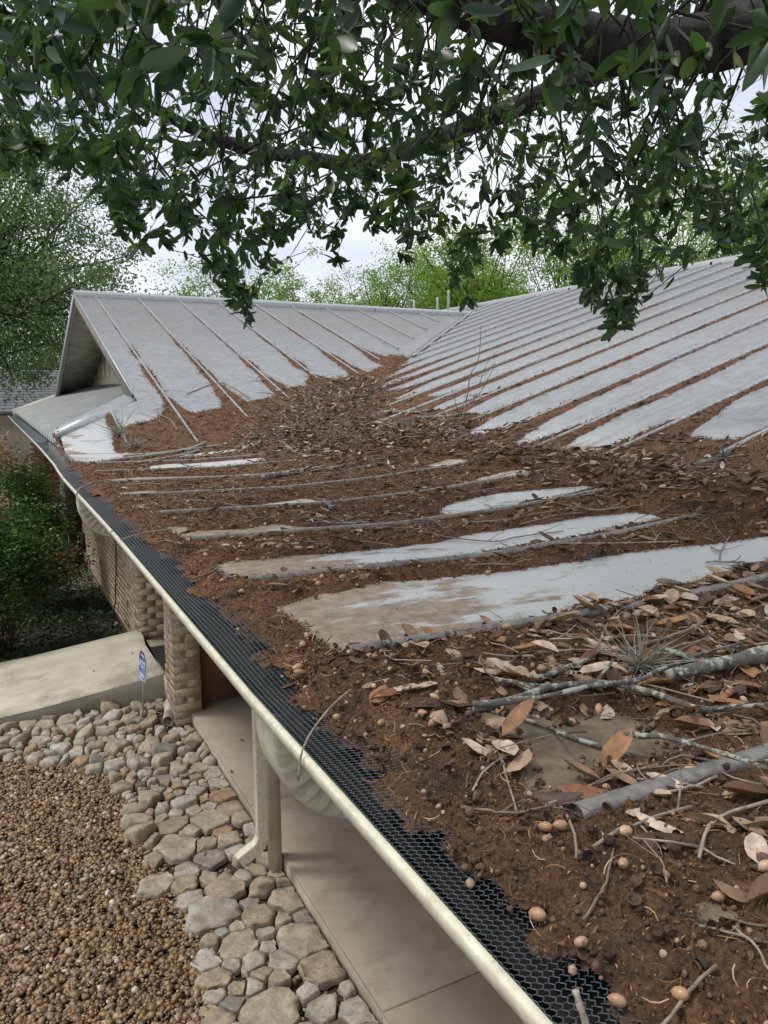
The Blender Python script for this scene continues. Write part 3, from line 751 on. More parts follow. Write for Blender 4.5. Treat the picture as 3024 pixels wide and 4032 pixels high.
# ------------------------------------------------------------------ stones: clipped cells with worn tops
GE = [(-3, 7.1), (-.66, 7.15), (-.09, 6.72), (.12, 6.4), (.22, 6.0), (.2, 5.4), (.2, 4.8), (.25, 4.55), (.38, 4.1), (.30, 3.8), (.22, 3.4), (.25, 3.0)]
def gravel_edge_x(y):
    ys = [p[1] for p in GE][::-1]; xs = [p[0] for p in GE][::-1]; return float(np.interp(y, ys, xs))
M_stone0 = mat("limestone", [(0, (.30, .28, .24)), (.3, (.42, .38, .31)), (.55, (.36, .30, .22)), (.75, (.46, .43, .38)), (.9, (.24, .21, .18)), (1, (.48, .36, .24))], .9, bump=(7, .75, .30), vary='obj')
seeds = []
tries = 0
while tries < 16000 and len(seeds) < 330:
    tries += 1
    x = random.uniform(-1.4, 1.0); y = random.uniform(2.6, 7.8)
    if x < gravel_edge_x(y)+.01: continue
    if .80 < x and 7.02 < y < 7.55: continue
    if .55 < x and y > 7.1 and x > .72 and y < 7.62: continue
    big = fbm(x*2.1, y*2.1, 3)
    r = random.choice([.05, .07, .095, .12, .14])*(.8+.45*big)*(1.12 if y < 5.6 else .74)
    if all((x-a)**2+(y-b)**2 > ((r+c)*.80)**2 for a, b, c in seeds): seeds.append((x, y, r))
def clip(poly, px, py, nx_, ny_):
    outp = []
    for i in range(len(poly)):
        a = poly[i]; b = poly[(i+1) % len(poly)]
        da = (a[0]-px)*nx_+(a[1]-py)*ny_; db = (b[0]-px)*nx_+(b[1]-py)*ny_
        if da <= 0: outp.append(a)
        if da*db < 0: t = da/(da-db); outp.append((a[0]+(b[0]-a[0])*t, a[1]+(b[1]-a[1])*t))
    return outp
stone_objs = []
SM = {}
for nm, c_ in (("pale grey", (.47, .43, .36)), ("tan", (.41, .335, .235)), ("grey", (.30, .275, .24)), ("buff", (.46, .395, .295)), ("dark brown", (.18, .145, .11)), ("orange-stained", (.42, .29, .17)), ("whitish", (.56, .53, .47))):
    c_ = tuple(v*.82 for v in c_); m_ = mat("limestone_"+nm.replace(" ", "_").replace("-", "_"), c_, .92, 0, bump=(11, .8, .42)); SM[nm] = m_
    t_ = m_.node_tree; b_ = t_.nodes['Principled BSDF']; g_ = t_.nodes.new('ShaderNodeNewGeometry'); n_ = t_.nodes.new('ShaderNodeTexNoise'); n_.inputs['Scale'].default_value = 55; n_.inputs['Detail'].default_value = 5; t_.links.new(g_.outputs['Position'], n_.inputs['Vector'])
    r_ = t_.nodes.new('ShaderNodeMapRange'); r_.inputs[1].default_value = .52; r_.inputs[2].default_value = .70; t_.links.new(n_.outputs[0], r_.inputs[0])
    x_ = t_.nodes.new('ShaderNodeMix'); x_.data_type = 'RGBA'; t_.links.new(r_.outputs[0], x_.inputs[0]); t_.links.new(b_.inputs['Base Color'].links[0].from_socket, x_.inputs[6]); x_.inputs[7].default_value = (*[v*.62 for v in c_], 1); t_.links.new(x_.outputs[2], b_.inputs['Base Color'])
names_ = list(SM)
for i, (x, y, r) in enumerate(seeds):
    heap = y > 6.15 or (y > 5.2 and x < .45)
    cname = random.choices(names_, [6, 6, 1.6, 7, 1.0, .8, 2.6])[0]
    n0 = random.choice([5, 6, 7]); ph = random.random()*6; R_ = r*1.32
    poly = [(x+R_*random.uniform(.8, 1.15)*math.cos(ph+(a+random.uniform(-.22, .22))*2*math.pi/n0), y+R_*random.uniform(.8, 1.15)*math.sin(ph+(a+random.uniform(-.22, .22))*2*math.pi/n0)) for a in range(n0)]
    for j, (u, v, q) in enumerate(seeds):
        if j == i: continue
        dx, dy = u-x, v-y; d = math.hypot(dx, dy)
        if d < (r+q)*1.5:
            f = r/(r+q); off_ = d*f-.005
            poly = clip(poly, x+dx/d*off_, y+dy/d*off_, dx/d, dy/d)
            if len(poly) < 3: break
    poly = clip(poly, 1.0, 0, 1, 0) if len(poly) >= 3 else poly
    if len(poly) < 3: continue
    pl = np.array(poly); nx2 = np.roll(pl, -1, 0); seg = np.linalg.norm(nx2-pl, axis=1); tot = seg.sum()
    if tot < .12: continue
    # keep the corners, break the long sides unevenly
    pts = []
    for j in range(len(pl)):
        if seg[j] < .008: continue
        pts.append(pl[j]); e_ = nx2[j]-pl[j]; nn_ = np.array([e_[1], -e_[0]])/max(seg[j], 1e-6); m__ = max(0, int(seg[j]/.032))
        for q in range(m__): f = (q+1)/(m__+1); pts.append(pl[j]+e_*f+nn_*random.uniform(-.007, .004))
    pts = np.array(pts); K = len(pts)
    if K < 4: continue
    c = pts.mean(0); size = np.sqrt(((pts-c)**2).sum(1)).mean()
    h = random.uniform(.03, .05) if not heap else random.uniform(.35, .7)*min(size, .09)+.015
    loose = random.random() < (.10 if not heap else .4)
    if loose: h += .02
    sl = .06 if not heap else .15
    tx, ty = random.gauss(0, sl), random.gauss(0, sl)
    if loose: tx *= 1.8; ty *= 1.8
    V = []; dom = random.uniform(-.004, .006)+(.008 if heap else 0)
    inset = 1-.004/size
    rings = [(1.02, -.02), (1.0, .5), (inset, .93), (inset*.985, 1.0), (.62, 1.0), (.28, 1.0)] if not heap else [(1.0, -.02), (1.0, .55), (.90, .90), (.74, 1.0), (.5, 1.02), (.22, 1.03)]
    slab = [random.uniform(-.006, .006) for _ in range(3)]
    for ri, (f, zf) in enumerate(rings):
        for q, p in enumerate(pts):
            d = p-c; w = f*(1+(.03 if ri < 4 else .10)*random.uniform(-1, 1)); px_, py_ = c+d*w
            z = h*zf+(px_-c[0])*tx*(zf > .3)+(py_-c[1])*ty*(zf > .3)+dom*(1-f)+random.uniform(-1, 1)*(.0028 if not heap else .005)*(zf > .3)
            if ri >= 3: z += slab[0]*math.sin((px_-c[0])/size*2.1+slab[1]*400)+slab[2]*math.cos((py_-c[1])/size*2.6)
            V.append((px_-c[0], py_-c[1], z))
    V.append((0, 0, h*rings[-1][1]+dom)); nr = len(rings)
    Q = [(a*K+q, a*K+(q+1) % K, (a+1)*K+(q+1) % K, (a+1)*K+q) for a in range(nr-1) for q in range(K)]
    T = [((nr-1)*K+q, (nr-1)*K+(q+1) % K, nr*K) for q in range(K)]
    me = npmesh('stone', V, Q, T)
    o = put('stone', me, SM[cname], None, (c[0], c[1], ZG)); stone_objs.append((o, c, size, cname, loose))
ORD = "first second third fourth fifth sixth seventh eighth ninth tenth eleventh twelfth thirteenth fourteenth fifteenth sixteenth seventeenth eighteenth nineteenth twentieth".split()
rows = {}
for rec in stone_objs:
    o, c, size, cn_, loose = rec
    s = 'large' if size > .085 else ('mid-sized' if size > .06 else 'small')
    if c[1] > 6.3: k_ = 'heap'
    elif c[0] > .80: k_ = 'walk'
    elif c[0] < gravel_edge_x(c[1])+.13: k_ = 'gravel'
    else: k_ = 'mid'
    rows.setdefault((k_, s, cn_), []).append(rec)
WH = dict(heap="in the heap below the ramp", walk="on the walkway edge", gravel="on the gravel edge", mid="mid-way between gravel and walkway")
for (k_, s, cn_), L_ in rows.items():
    L_.sort(key=lambda r: r[1][1]); kind_ = 'rock' if k_ == 'heap' else 'flagstone'
    for i, (o, c, size, cc2, loose) in enumerate(L_):
        if len(L_) == 1: lb = f"the only {s} {cn_} {kind_} {WH[k_]}"
        elif i < 20: lb = f"{s} {cn_} {kind_} {WH[k_]}, {ORD[i]} nearest"
        else: lb = f"{s} {cn_} {kind_} {WH[k_]}, among the farthest"
        tag(o, lb, "stone", f"{'rocks' if k_ == 'heap' else 'flagstones'} {WH[k_]}")
# crumbs of rock in the joints
ico = np.array([(0, 0, 1), (.894, 0, .447), (.276, .851, .447), (-.724, .526, .447), (-.724, -.526, .447), (.276, -.851, .447), (.724, .526, -.447), (-.276, .851, -.447), (-.894, 0, -.447), (-.276, -.851, -.447), (.724, -.526, -.447), (0, 0, -1)])
icoF = np.array([(0,1,2),(0,2,3),(0,3,4),(0,4,5),(0,5,1),(1,6,2),(2,7,3),(3,8,4),(4,9,5),(5,10,1),(2,6,7),(3,7,8),(4,8,9),(5,9,10),(1,10,6),(6,11,7),(7,11,8),(8,11,9),(9,11,10),(10,11,6)])
# gravel
M_grav = mat("river_gravel", [(0, (.085, .050, .024)), (.18, (.20, .12, .052)), (.36, (.34, .215, .095)), (.55, (.15, .097, .052)), (.70, (.40, .275, .145)), (.82, (.23, .125, .060)), (.90, (.17, .135, .115)), (.965, (.44, .34, .24)), (1, (.62, .55, .45))], .42, bump=(60, .25, .3))
def pebbles(x, y, z, s, seed):
    n = len(x); mb = MB()
    sc3 = np.stack([s*rng.uniform(.8, 1.35, n), s*rng.uniform(.6, 1.0, n), s*rng.uniform(.38, .7, n)], 1)
    Rm = rotmats(rng.uniform(0, 6.3, n), rng.normal(0, .35, n), rng.normal(0, .35, n), sc3)
    for t in range(4):
        sel = np.arange(n) % 4 == t; T = ico*rng.uniform(.90, 1.08, (12, 1))
        mb.inst(T, None, icoF, Rm[sel], np.stack([x, y, z], 1)[sel], rng.random(sel.sum()))
    return mb
nG = 38000
x = rng.uniform(-1.35, .75, nG); y = rng.uniform(2.7, 7.3, nG)
ge = np.interp(y, [p[1] for p in GE][::-1], [p[0] for p in GE][::-1])
# cull what lies left of the frame
ok = (x < ge+.10*rng.random(nG)**1.5) & (x > -.35-.13*y)
x, y = x[ok], y[ok]; n = len(x)
s = rng.gamma(5, .0029, n).clip(.006, .030)
mb = pebbles(x, y, ZG+.002+rng.random(n)*.022, s, 1)
o = mb.build('gravel', M_grav, None, True); o['kind'] = 'stuff'; tag(o, "bed of small rounded brown and tan river gravel left of the flagstones", "gravel")
mb = MB(); mb.add([(-3, 2.0, ZG-.012), (1.0, 2.0, ZG-.012), (1.0, 7.9, ZG-.012), (-3, 7.9, ZG-.012)], [(0, 1, 2, 3)]); o = mb.build('gravel_bed', mat("grit_soil", (.06, .040, .024), .95, bump=(60, .6, .5))); o['kind'] = 'structure'
nc = 3200; x = rng.uniform(-.9, 1.0, nc); y = rng.uniform(2.7, 7.8, nc); ge = np.interp(y, [p[1] for p in GE][::-1], [p[0] for p in GE][::-1]); ok = x > ge-.05; x, y = x[ok], y[ok]
mb = pebbles(x, y, ZG-.002+rng.random(len(x))*.02, rng.uniform(.006, .02, len(x)), 2)
o = mb.build('rubble', mat("stone_crumbs", [(0, (.16, .12, .09)), (.5, (.26, .21, .16)), (1, (.42, .38, .32))], .9)); o['kind'] = 'stuff'; tag(o, "loose stone crumbs and grit filling the joints between the flagstones", "rubble")

# ------------------------------------------------------------------ foliage
def leafmat(name, cols, tr=.3, rough=.45):
    return mat(name, cols, rough, 0, trans=tr, spec=.4)
M_oak = leafmat("live_oak_leaf", [(0, (.026, .050, .030)), (.4, (.044, .082, .042)), (.75, (.070, .125, .052)), (.98, (.12, .19, .06)), (1, (.18, .14, .04))], .42, .38)
M_oakO = mat("live_oak_leaf_near", [(0, (.026, .052, .032)), (.5, (.044, .085, .042)), (1, (.075, .13, .055))], .36, 0, trans=.36, vary='obj', spec=.45)
M_bark = mat("oak_bark", (.040, .036, .034), .95, bump=(22, 1.0, 1.0))
M_twig = mat("live_twig", (.045, .04, .032), .9, bump=(60, .3, .4))
M_spring = leafmat("spring_leaf", [(0, (.10, .18, .025)), (.5, (.16, .26, .038)), (1, (.25, .35, .06))], .40, .55)
M_spring2 = leafmat("spring_leaf_pale", [(0, (.11, .18, .04)), (.5, (.18, .26, .06)), (1, (.27, .34, .10))], .38, .55)
M_leftoak = leafmat("left_oak_leaf", [(0, (.060, .10, .045)), (.5, (.11, .17, .065)), (1, (.19, .26, .10))], .32, .5)
M_shrub = leafmat("shrub_leaf", [(0, (.030, .070, .022)), (.6, (.060, .13, .032)), (.9, (.11, .21, .04)), (1, (.17, .28, .05))], .3, .4)
M_deadl = leafmat("dead_shrub_leaf", [(0, (.14, .085, .045)), (.6, (.26, .17, .10)), (1, (.36, .26, .17))], .2, .7)
M_ivy = leafmat("groundcover_leaf", [(0, (.010, .028, .014)), (.6, (.022, .05, .022)), (1, (.04, .085, .03))], .2, .5)

def pixdir(px, py):
    v = (px-1512)*CR+(2016-py)*CU+FPX*CF; return v/np.linalg.norm(v)
def inframe(P, m=60):
    d = P-CAM; z = d@CF; X = 1512+FPX*(d@CR)/z; Y = 2016-FPX*(d@CU)/z
    return (z > .1) & (X > -m) & (X < 3024+m) & (Y > -m) & (Y < 4032+m), z
def smooth_path(P, n=24):
    P = np.asarray(P, float); t = np.linspace(0, len(P)-1, n); i = np.clip(t.astype(int), 0, len(P)-2); f = (t-i)[:, None]
    p0 = P[np.clip(i-1, 0, None)]; p1 = P[i]; p2 = P[i+1]; p3 = P[np.clip(i+2, None, len(P)-1)]
    return .5*((2*p1)+(-p0+p2)*f+(2*p0-5*p1+4*p2-p3)*f**2+(-p0+3*p1-3*p2+p3)*f**3)

# the live oak the camera looks up into: trunk behind and right, limbs arching across the roof
oak = thing('live_oak', (4.2, -3.4, ZG), "large live oak whose dark leafy limbs hang over the roof at the top", "tree")
mb = MB()
mb.tube(smooth_path([(4.2, -3.4, ZG-.2), (4.15, -3.3, -1.2), (4.05, -3.0, .6), (3.9, -2.5, 2.0)], 20), np.linspace(.42, .26, 20), 14, jit=.05); mb.build('trunk', M_bark, oak, True)
limb1 = smooth_path([(3.95, -2.7, 1.7), (3.3, -1.6, 2.1), (2.5, -.1, 1.85), (1.75, .95, 1.50), (1.19, 1.50, 1.375), (.93, 1.66, 1.385), (.66, 1.80, 1.47), (.35, 1.97, 1.62), (-.2, 2.35, 1.95), (-.9, 2.8, 2.35)], 60)
mb = MB(); r1_ = np.interp(np.linspace(0, 1, 60), [0, .5, 1], [.15, .066, .048]); mb.tube(limb1, r1_, 14, jit=.07); mb.build('limb', M_bark, oak, True)
limb2 = smooth_path([(3.9, -2.6, 1.9), (4.1, -.8, 2.5), (3.4, 1.2, 2.6), (2.4, 2.9, 2.1), (1.45, 3.75, 1.72), (1.05, 3.95, 1.70), (.62, 4.05, 1.76), (.25, 4.1, 1.90), (-.5, 4.4, 2.3)], 60)
mb = MB(); mb.tube(limb2, np.interp(np.linspace(0, 1, 60), [0, .5, .75, 1], [.12, .040, .032, .020]), 12, jit=.07); mb.build('limb', M_bark, oak, True)
limb3 = smooth_path([(2.9, .3, 1.95), (2.2, 1.6, 2.4), (1.0, 2.9, 2.5), (-.6, 3.6, 2.7), (-2.2, 4.0, 2.6)], 40)
mb = MB(); mb.tube(limb3, np.linspace(.07, .03, 40), 10, jit=.06); mb.build('limb', M_bark, oak, True)
limbs = np.vstack([limb1[15:], limb2[15:], limb3])

lowx = [-300, 0, 150, 300, 380, 450, 500, 560, 620, 700, 780, 850, 900, 960, 1010, 1060, 1150, 1250, 1330, 1400, 1500, 1580, 1650, 1720, 1790, 1840, 1880, 1950, 2050, 2130, 2200, 2300, 2360, 2440, 2480, 2540, 2600, 2680, 2760, 2850, 2930, 3024, 3300]
lowy = [650, 650, 760, 700, 760, 880, 930, 960, 900, 900, 960, 1090, 1190, 1240, 1180, 1050, 900, 920, 1020, 900, 860, 1000, 960, 900, 1060, 1170, 1120, 960, 900, 1010, 1080, 1150, 1230, 1275, 1240, 1050, 880, 780, 850, 960, 930, 1100, 1100]
twigs = MB(); LP, LD, LS = [], [], []
def strand(tip, L_, nl, ls, sway=.25, droop=1.0):
    """a drooping spray: twig descending to tip, leaves in tufts toward the end"""
    a = random.uniform(0, 6.28); sw = random.uniform(.2, 1.1); top = tip+np.array([math.cos(a)*L_*sw, math.sin(a)*L_*sw, L_*random.uniform(.5, .95)])
    mid = (tip+top)/2+rng.normal(0, .08*L_, 3)+np.array([0, 0, .12*L_])
    P = smooth_path([top, mid, tip+rng.normal(0, .02*L_, 3), tip], 9)
    twigs.tube(P, np.linspace(.0020, .0008, 9), 3, cap=False)
    for j in range(nl):
        # tufts at a few nodes
        t = 1-(random.random()**1.3)*.92; 
        node = round(t*7)/7; t = .35*t+.65*node
        i = t*8; k = int(min(7, i)); p = P[k]+(P[min(8, k+1)]-P[k])*(i-k)
        ax = P[min(8, k+1)]-P[k]; ax = ax/np.linalg.norm(ax)
        d = rng.normal(0, 1, 3); d -= ax*(d@ax)*.6; d /= np.linalg.norm(d)
        d = d+ax*.55+np.array([0, 0, -.35*droop]); LP.append(p+rng.normal(0, .006, 3)); LD.append(d); LS.append(ls*random.uniform(.65, 1.2))
    return top
def side_twig(p0, p1, r0=.0045, r1=.002):
    m_ = (p0+p1)/2+rng.normal(0, .06, 3); twigs.tube(smooth_path([p0, m_, p1], 8), np.linspace(r0, r1, 8), 4, cap=False)
tops = []
def low_at(px): return float(np.interp(px, lowx, lowy))
# hanging fringe with ragged lower outline
for i in range(190):
    px = random.uniform(-80, 3100); ly = low_at(px)
    py = ly-abs(random.gauss(0, 95)) - 10
    d = random.uniform(2.5, 3.9)
    tops.append(strand(CAM+pixdir(px, py)*d, random.uniform(.20, .42), random.randint(16, 26), .051))
# named tips of the photo's longest sprays
for (px, py, d) in ((970, 1235, 2.9), (955, 1150, 2.9), (905, 1060, 3.0), (1840, 1165, 2.8), (1800, 1080, 2.9), (2430, 1275, 2.5), (2400, 1190, 2.5), (2460, 1090, 2.5), (2330, 1150, 2.6), (2290, 1040, 2.6), (2200, 960, 2.7), (3010, 1100, 2.3), (2990, 1000, 2.3), (2870, 950, 2.4), (2800, 860, 2.5), (560, 960, 2.7), (470, 900, 2.7), (640, 930, 2.9), (1330, 1010, 3.2), (1480, 880, 3.2), (1600, 990, 3.1), (1700, 850, 3.0), (1960, 940, 2.9), (2080, 880, 3.0)):
    tops.append(strand(CAM+pixdir(px, py)*d, .42, 22, .056))
# body of the canopy
for i in range(455):
    px = random.uniform(-200, 3200); ly = low_at(px)-120
    py = random.uniform(-500, ly)
    if 2690 < px < 3024 and 250 < py < 640 and random.random() < .7: continue
    d = random.choice([random.uniform(1.7, 2.8), random.uniform(2.8, 4.6), random.uniform(2.8, 4.6)])
    tops.append(strand(CAM+pixdir(px, py)*d, random.uniform(.22, .45), random.randint(16, 26), .056, .5))
# close sprays along the very top
for i in range(58):
    px = random.uniform(-100, 3100); py = random.uniform(-420, 330)
    tops.append(strand(CAM+pixdir(px, py)*random.uniform(1.15, 1.9), random.uniform(.2, .35), random.randint(9, 15), .062, .5))
# far finer leaves behind
for i in range(260):
    px = random.uniform(-150, 3150); py = random.uniform(-300, low_at(px)-180)
    if 2690 < px < 3024 and 250 < py < 640 and random.random() < .6: continue
    tops.append(strand(CAM+pixdir(px, py)*random.uniform(4.6, 6.8), random.uniform(.3, .6), random.randint(14, 20), .055, .6))
for t_ in tops:
    j = np.argmin(((limbs-t_)**2).sum(1)+rng.random(len(limbs))*.3)
    if np.linalg.norm(limbs[j]-t_) < 1.6 and random.random() < .30: side_twig(limbs[j], t_)
    else:
        q = tops[random.randrange(len(tops))]
        if np.linalg.norm(q-t_) < .8: side_twig(q, t_, .004, .003)
for (a, b) in (((.2, 1.95, 1.8), (1.15, 1.25, 1.28)), ((1.1, 1.4, 1.5), (1.45, 2.2, .95)), ((.4, 1.6, 1.8), (1.6, 1.3, 1.25))):
    side_twig(np.array(a), np.array(b), .008, .004)
twigs.build('twig', M_twig, oak, True)
LP, LD, LS = np.array(LP), np.array(LD), np.array(LS)
okk, z = inframe(LP); big = np.where(okk, LS/z, 0); order = np.argsort(-big); top300 = order[:300]; rest = order[300:]
TM = [leaf_template(.10, .05, .20, 7), leaf_template(.22, .07, .175, 7), leaf_template(-.12, .06, .21, 7), leaf_template(.05, .09, .16, 7, asym=.1)]
Rall = dirmats(LD, LS)
mb = MB()
for t in range(4):
    sel = rest[np.arange(len(rest)) % 4 == t]
    mb.inst(TM[t][0], TM[t][1], None, Rall[sel], LP[sel], np.clip(rng.normal(.45, .25, len(sel)), 0, .99))
o = mb.build('leaf', M_oak, oak, True); o['kind'] = 'stuff'
lm = []
for t in range(4):
    me = npmesh('leaf', TM[t][0], TM[t][1], smooth=True); me.materials.append(M_oakO); lm.append(me)
for q, i in enumerate(top300):
    o = bpy.data.objects.new('leaf', lm[q % 4]); COL.objects.link(o); o.parent = oak
    m4 = Matrix([list(Rall[i][r])+[0] for r in range(3)]+[[0, 0, 0, 1]])
    m4.translation = Vector(LP[i])-Vector(oak.location); o.matrix_local = m4

def make_tree(name, base, h, crown, cr_, nl, ls, m_, label, group=None, trunk_r=.14, dens=46, flat=.8, bias=(0, 0, 0), trunk_h=.35, barkm=None, cullside=True):
    """crown: centre offset height; leaf clumps round branch tips spread through the crown volume"""
    base = np.array(base, float); t = thing(name, tuple(base), label, 'tree', group)
    tr = MB(); top = base+np.array([0, 0, h*trunk_h])+np.array(bias)*.3; cc_ = base+np.array([0, 0, crown])+np.array(bias)
    tr.tube(smooth_path([base+(0, 0, -.1), (base+top)/2+rng.normal(0, .1, 3), top, cc_+rng.normal(0, .1, 3)], 14), np.linspace(trunk_r, trunk_r*.35, 14), 8, jit=.04)
    C_ = []
    for i in range(dens):
        v = rng.normal(0, 1, 3); v /= np.linalg.norm(v); r = random.random()**.42
        tip = cc_+v*np.array([cr_, cr_, cr_*flat])*r
        st = base+(cc_-base)*random.uniform(.45, .95)
        P = smooth_path([st, st+(tip-st)*.5+np.array([0, 0, -.05*cr_])+rng.normal(0, .08*cr_, 3), tip], 8)
        tr.tube(P, np.linspace(trunk_r*.28, .012, 8), 4, cap=False)
        C_.append(tip)
        for q in range(3):
            tt_ = P[random.randint(3, 7)]; tip2 = tt_+rng.normal(0, .28*cr_, 3)*np.array([1, 1, .9]); tr.tube([tt_, (tt_+tip2)/2+rng.normal(0, .03*cr_, 3), tip2], [.014, .01, .006], 3, cap=False); C_.append(tip2)
    tr.build('trunk', barkm or M_bark, t, True)
    C_ = np.array(C_); k = rng.integers(0, len(C_), nl); sg = rng.uniform(.05, .15, len(C_))[k]*cr_
    P = C_[k]+rng.normal(0, 1, (nl, 3))*sg[:, None]*np.array([1, 1, .75])
    D = rng.normal(0, 1, (nl, 3)); D[:, 2] -= .2
    S_ = ls*rng.uniform(.6, 1.3, nl)
    T_ = np.array([(0, 0, 0), (.5, -.24, .06), (1, 0, 0), (.5, .24, .06)])
    mb = MB(); rv = np.clip(rng.normal(.5, .2, nl)+(rng.random(len(C_))[k]-.5)*.5, 0, 1)
    mb.inst(T_, [(0, 1, 2, 3)], None, dirmats(D, S_), P, rv); mb.build('crown', m_, t)
    return t
# distant trees beyond the ridge, each placed where it stands
spec = [(18.5, 19.5, 10.6, 2.7, 0), (21.5, 17.6, 11.2, 2.9, 1), (24.0, 16.0, 12.0, 3.0, 0), (15.0, 22.5, 9.6, 2.5, 0), (9.0, 31, 9.4, 2.9, 0), (12.5, 33, 9.0, 2.6, 1), (15.8, 31, 9.8, 3.1, 0), (19.3, 30, 10.9, 3.3, 0), (22.5, 27.5, 12.5, 3.8, 0), (25.5, 24, 12.6, 3.7, 1), (28.0, 19.5, 13.5, 4.0, 0), (17.5, 36, 9.8, 2.9, 1), (30.5, 15.0, 13.5, 4.0, 0), (12.0, 40, 8.6, 2.9, 1), (21, 34, 11.0, 3.0, 1)]
lab = ["fresh-green tree close behind the main ridge, right of the longest oak spray", "pale green tree close behind the main ridge toward the right", "bright green tree just over the highest visible part of the main ridge", "bright green tree close behind the main ridge near the longest oak spray", "pale spring-green tree rising just right of the wing's gable peak, beyond the ridge", "feathery pale green tree beyond the middle of the wing ridge", "bright green tree behind the vent pipes where the two ridges meet", "bright green tree right of the vent pipes beyond the main ridge",
       "tall fresh-green tree beyond the main ridge near the middle of the view", "tall pale green tree beyond the main ridge, second from the right edge", "tallest fresh-green tree beyond the main ridge near the right edge", "distant thin pale tree seen between the bright ones above the ridge junction", "fresh-green tree at the far right behind the main ridge", "lowest, farthest pale tree above the wing ridge", "thin pale tree behind the bright ones above the main ridge"]
for (x, y, h, r, kd), lb in zip(spec, lab):
    make_tree('background_tree', (x, y, ZG), h, h-r*1.05, r, 17000, .115, M_spring2 if kd else M_spring, lb, 'trees beyond the house ridge', .13, 34, 1.05)
make_tree('oak_tree', (-3.6, 22.5, ZG), 10.5, 7.3, 3.7, 80000, .10, M_leftoak, "dark small-leaved oak at the left edge, its limbs reaching toward the gable", 'trees beyond the house', .26, 80, 1.05, bias=(3.6, 0, 0))
make_tree('oak_tree', (-3.0, 42, ZG), 7.5, 4.2, 5.0, 24000, .13, M_leftoak, "lower dark green oak behind the grey shingle roof at far left", None, .25, 44, .85, bias=(1.2, 0, 0))
make_tree('garden_tree', (3.0, 44, ZG), 8.5, 4.8, 4.2, 14000, .2, M_leftoak, "mid green tree behind the gable rake, above the neighbouring shingle roof", None, .2, 36, .85)

# shrubs beside the ramp
def shrub(name, base, w, h, nl, ls, label, dead=.0, stems=9, m_=None, zlo=.25):
    base = np.array(base, float); t = thing(name, tuple(base), label, 'shrub'); st = MB(); C_ = []
    for i in range(stems*3):
        a = random.uniform(0, 6.28); rr = w*random.random()**.6; tip = base+np.array([math.cos(a)*rr, math.sin(a)*rr*.8, h*random.uniform(zlo, 1.0)*(1-.35*(rr/w)**2)])
        P = smooth_path([base+rng.normal(0, .06, 3)*np.array([1, 1, 0]), base+(tip-base)*.45+np.array([0, 0, -.05])+rng.normal(0, .07, 3), tip], 8); st.tube(P, np.linspace(.030 if i < stems else .014, .004, 8), 5, cap=False); C_ += [tip, P[5], P[6]]
    st.build('stem', mat("shrub_bark", (.16, .12, .085), .9, bump=(30, .5, .5)) if "shrub_bark" not in bpy.data.materials else bpy.data.materials["shrub_bark"], t, True)
    C_ = np.array(C_); k = rng.integers(0, len(C_), nl); P = C_[k]+rng.normal(0, .085*w+.05, (nl, 3)); P[:, 2] = np.maximum(P[:, 2], base[2]+.03)
    ok_ = P[:, 0] < .84; P = P[ok_]; k = k[ok_]; nl = len(P)
    D = rng.normal(0, 1, (nl, 3)); D[:, 2] = np.abs(D[:, 2])*.4-.2; S_ = ls*rng.uniform(.6, 1.2, nl)
    T_ = np.array([(0, 0, 0), (.5, -.26, .08), (1, 0, -.03), (.5, .26, .08)])
    Rm = dirmats(D, S_); dd = (rng.random(len(C_))[k] < dead)
    mb = MB(); mb.inst(T_, [(0, 1, 2, 3)], None, Rm[~dd], P[~dd], np.clip(rng.normal(.45, .25, (~dd).sum()), 0, 1)); mb.build('leaves', m_ or M_shrub, t)
    if dd.sum():
        mb = MB(); mb.inst(T_, [(0, 1, 2, 3)], None, Rm[dd]*1.15, P[dd], rng.random(dd.sum())); mb.build('dead_leaves', M_deadl, t)
    return t
shrub('shrub', (-.55, 10.3, ZG), .85, 2.0, 20000, .058, "leafy green shrub with a bare forked stem beside the ramp at the left edge", .12, 8, zlo=.5)
shrub('shrub', (-.35, 12.4, ZG), .88, 2.6, 24000, .056, "taller dark shrub under the gutter, partly brown with dead leaves", .10, 9, zlo=.3)
shrub('shrub', (-1.3, 9.9, ZG), .80, 1.1, 10000, .05, "low shrub with dry curled leaves at the far left beside the ramp", .6, 6)
shrub('shrub', (-.75, 15.6, ZG), .95, 2.6, 14000, .065, "thin twiggy dark shrub in front of the red brick at far left", .15, 9, zlo=.3)
# ground cover between ramp and brick wall
n = 15000; x = rng.uniform(-2.2, .86, n); y = rng.uniform(9.3, 15.5, n); ok = (x > -.35-.13*y)
x, y = x[ok], y[ok]; n = len(x); z = ZG+.02+.20*fbm(x*2.5, y*2.5, 2)*rng.random(n)**.5+.12*sstep(.5, -.3, x)*rng.random(n)
mb = MB(); D = rng.normal(0, 1, (n, 3)); D[:, 2] *= .35; T_ = np.array([(0, 0, 0), (.5, -.3, .06), (1, 0, 0), (.5, .3, .06)])
mb.inst(T_, [(0, 1, 2, 3)], None, dirmats(D, .055*rng.uniform(.6, 1.3, n), np.tile([0, 0, 1.], (n, 1))+rng.normal(0, .5, (n, 3))), np.stack([x, y, z], 1), rng.random(n))
o = mb.build('ground_cover', M_ivy); o['kind'] = 'stuff'; tag(o, "dark green leafy ground cover between the ramp and the brick wall", "ground cover")

# ------------------------------------------------------------------ neighbours
M_shing = mat("grey_shingle", [(0, (.12, .125, .13)), (1, (.19, .195, .20))], .9, bump=(9, .3, .3))
nb = thing('neighbour_house', (-4, 30, ZG), "neighbouring house with a grey shingle roof, seen left of the gable", "house")
mb = MB(); mb.box((-12, 31, ZG), (6, 38, .1)); mb.build('wall', M_beige, nb)
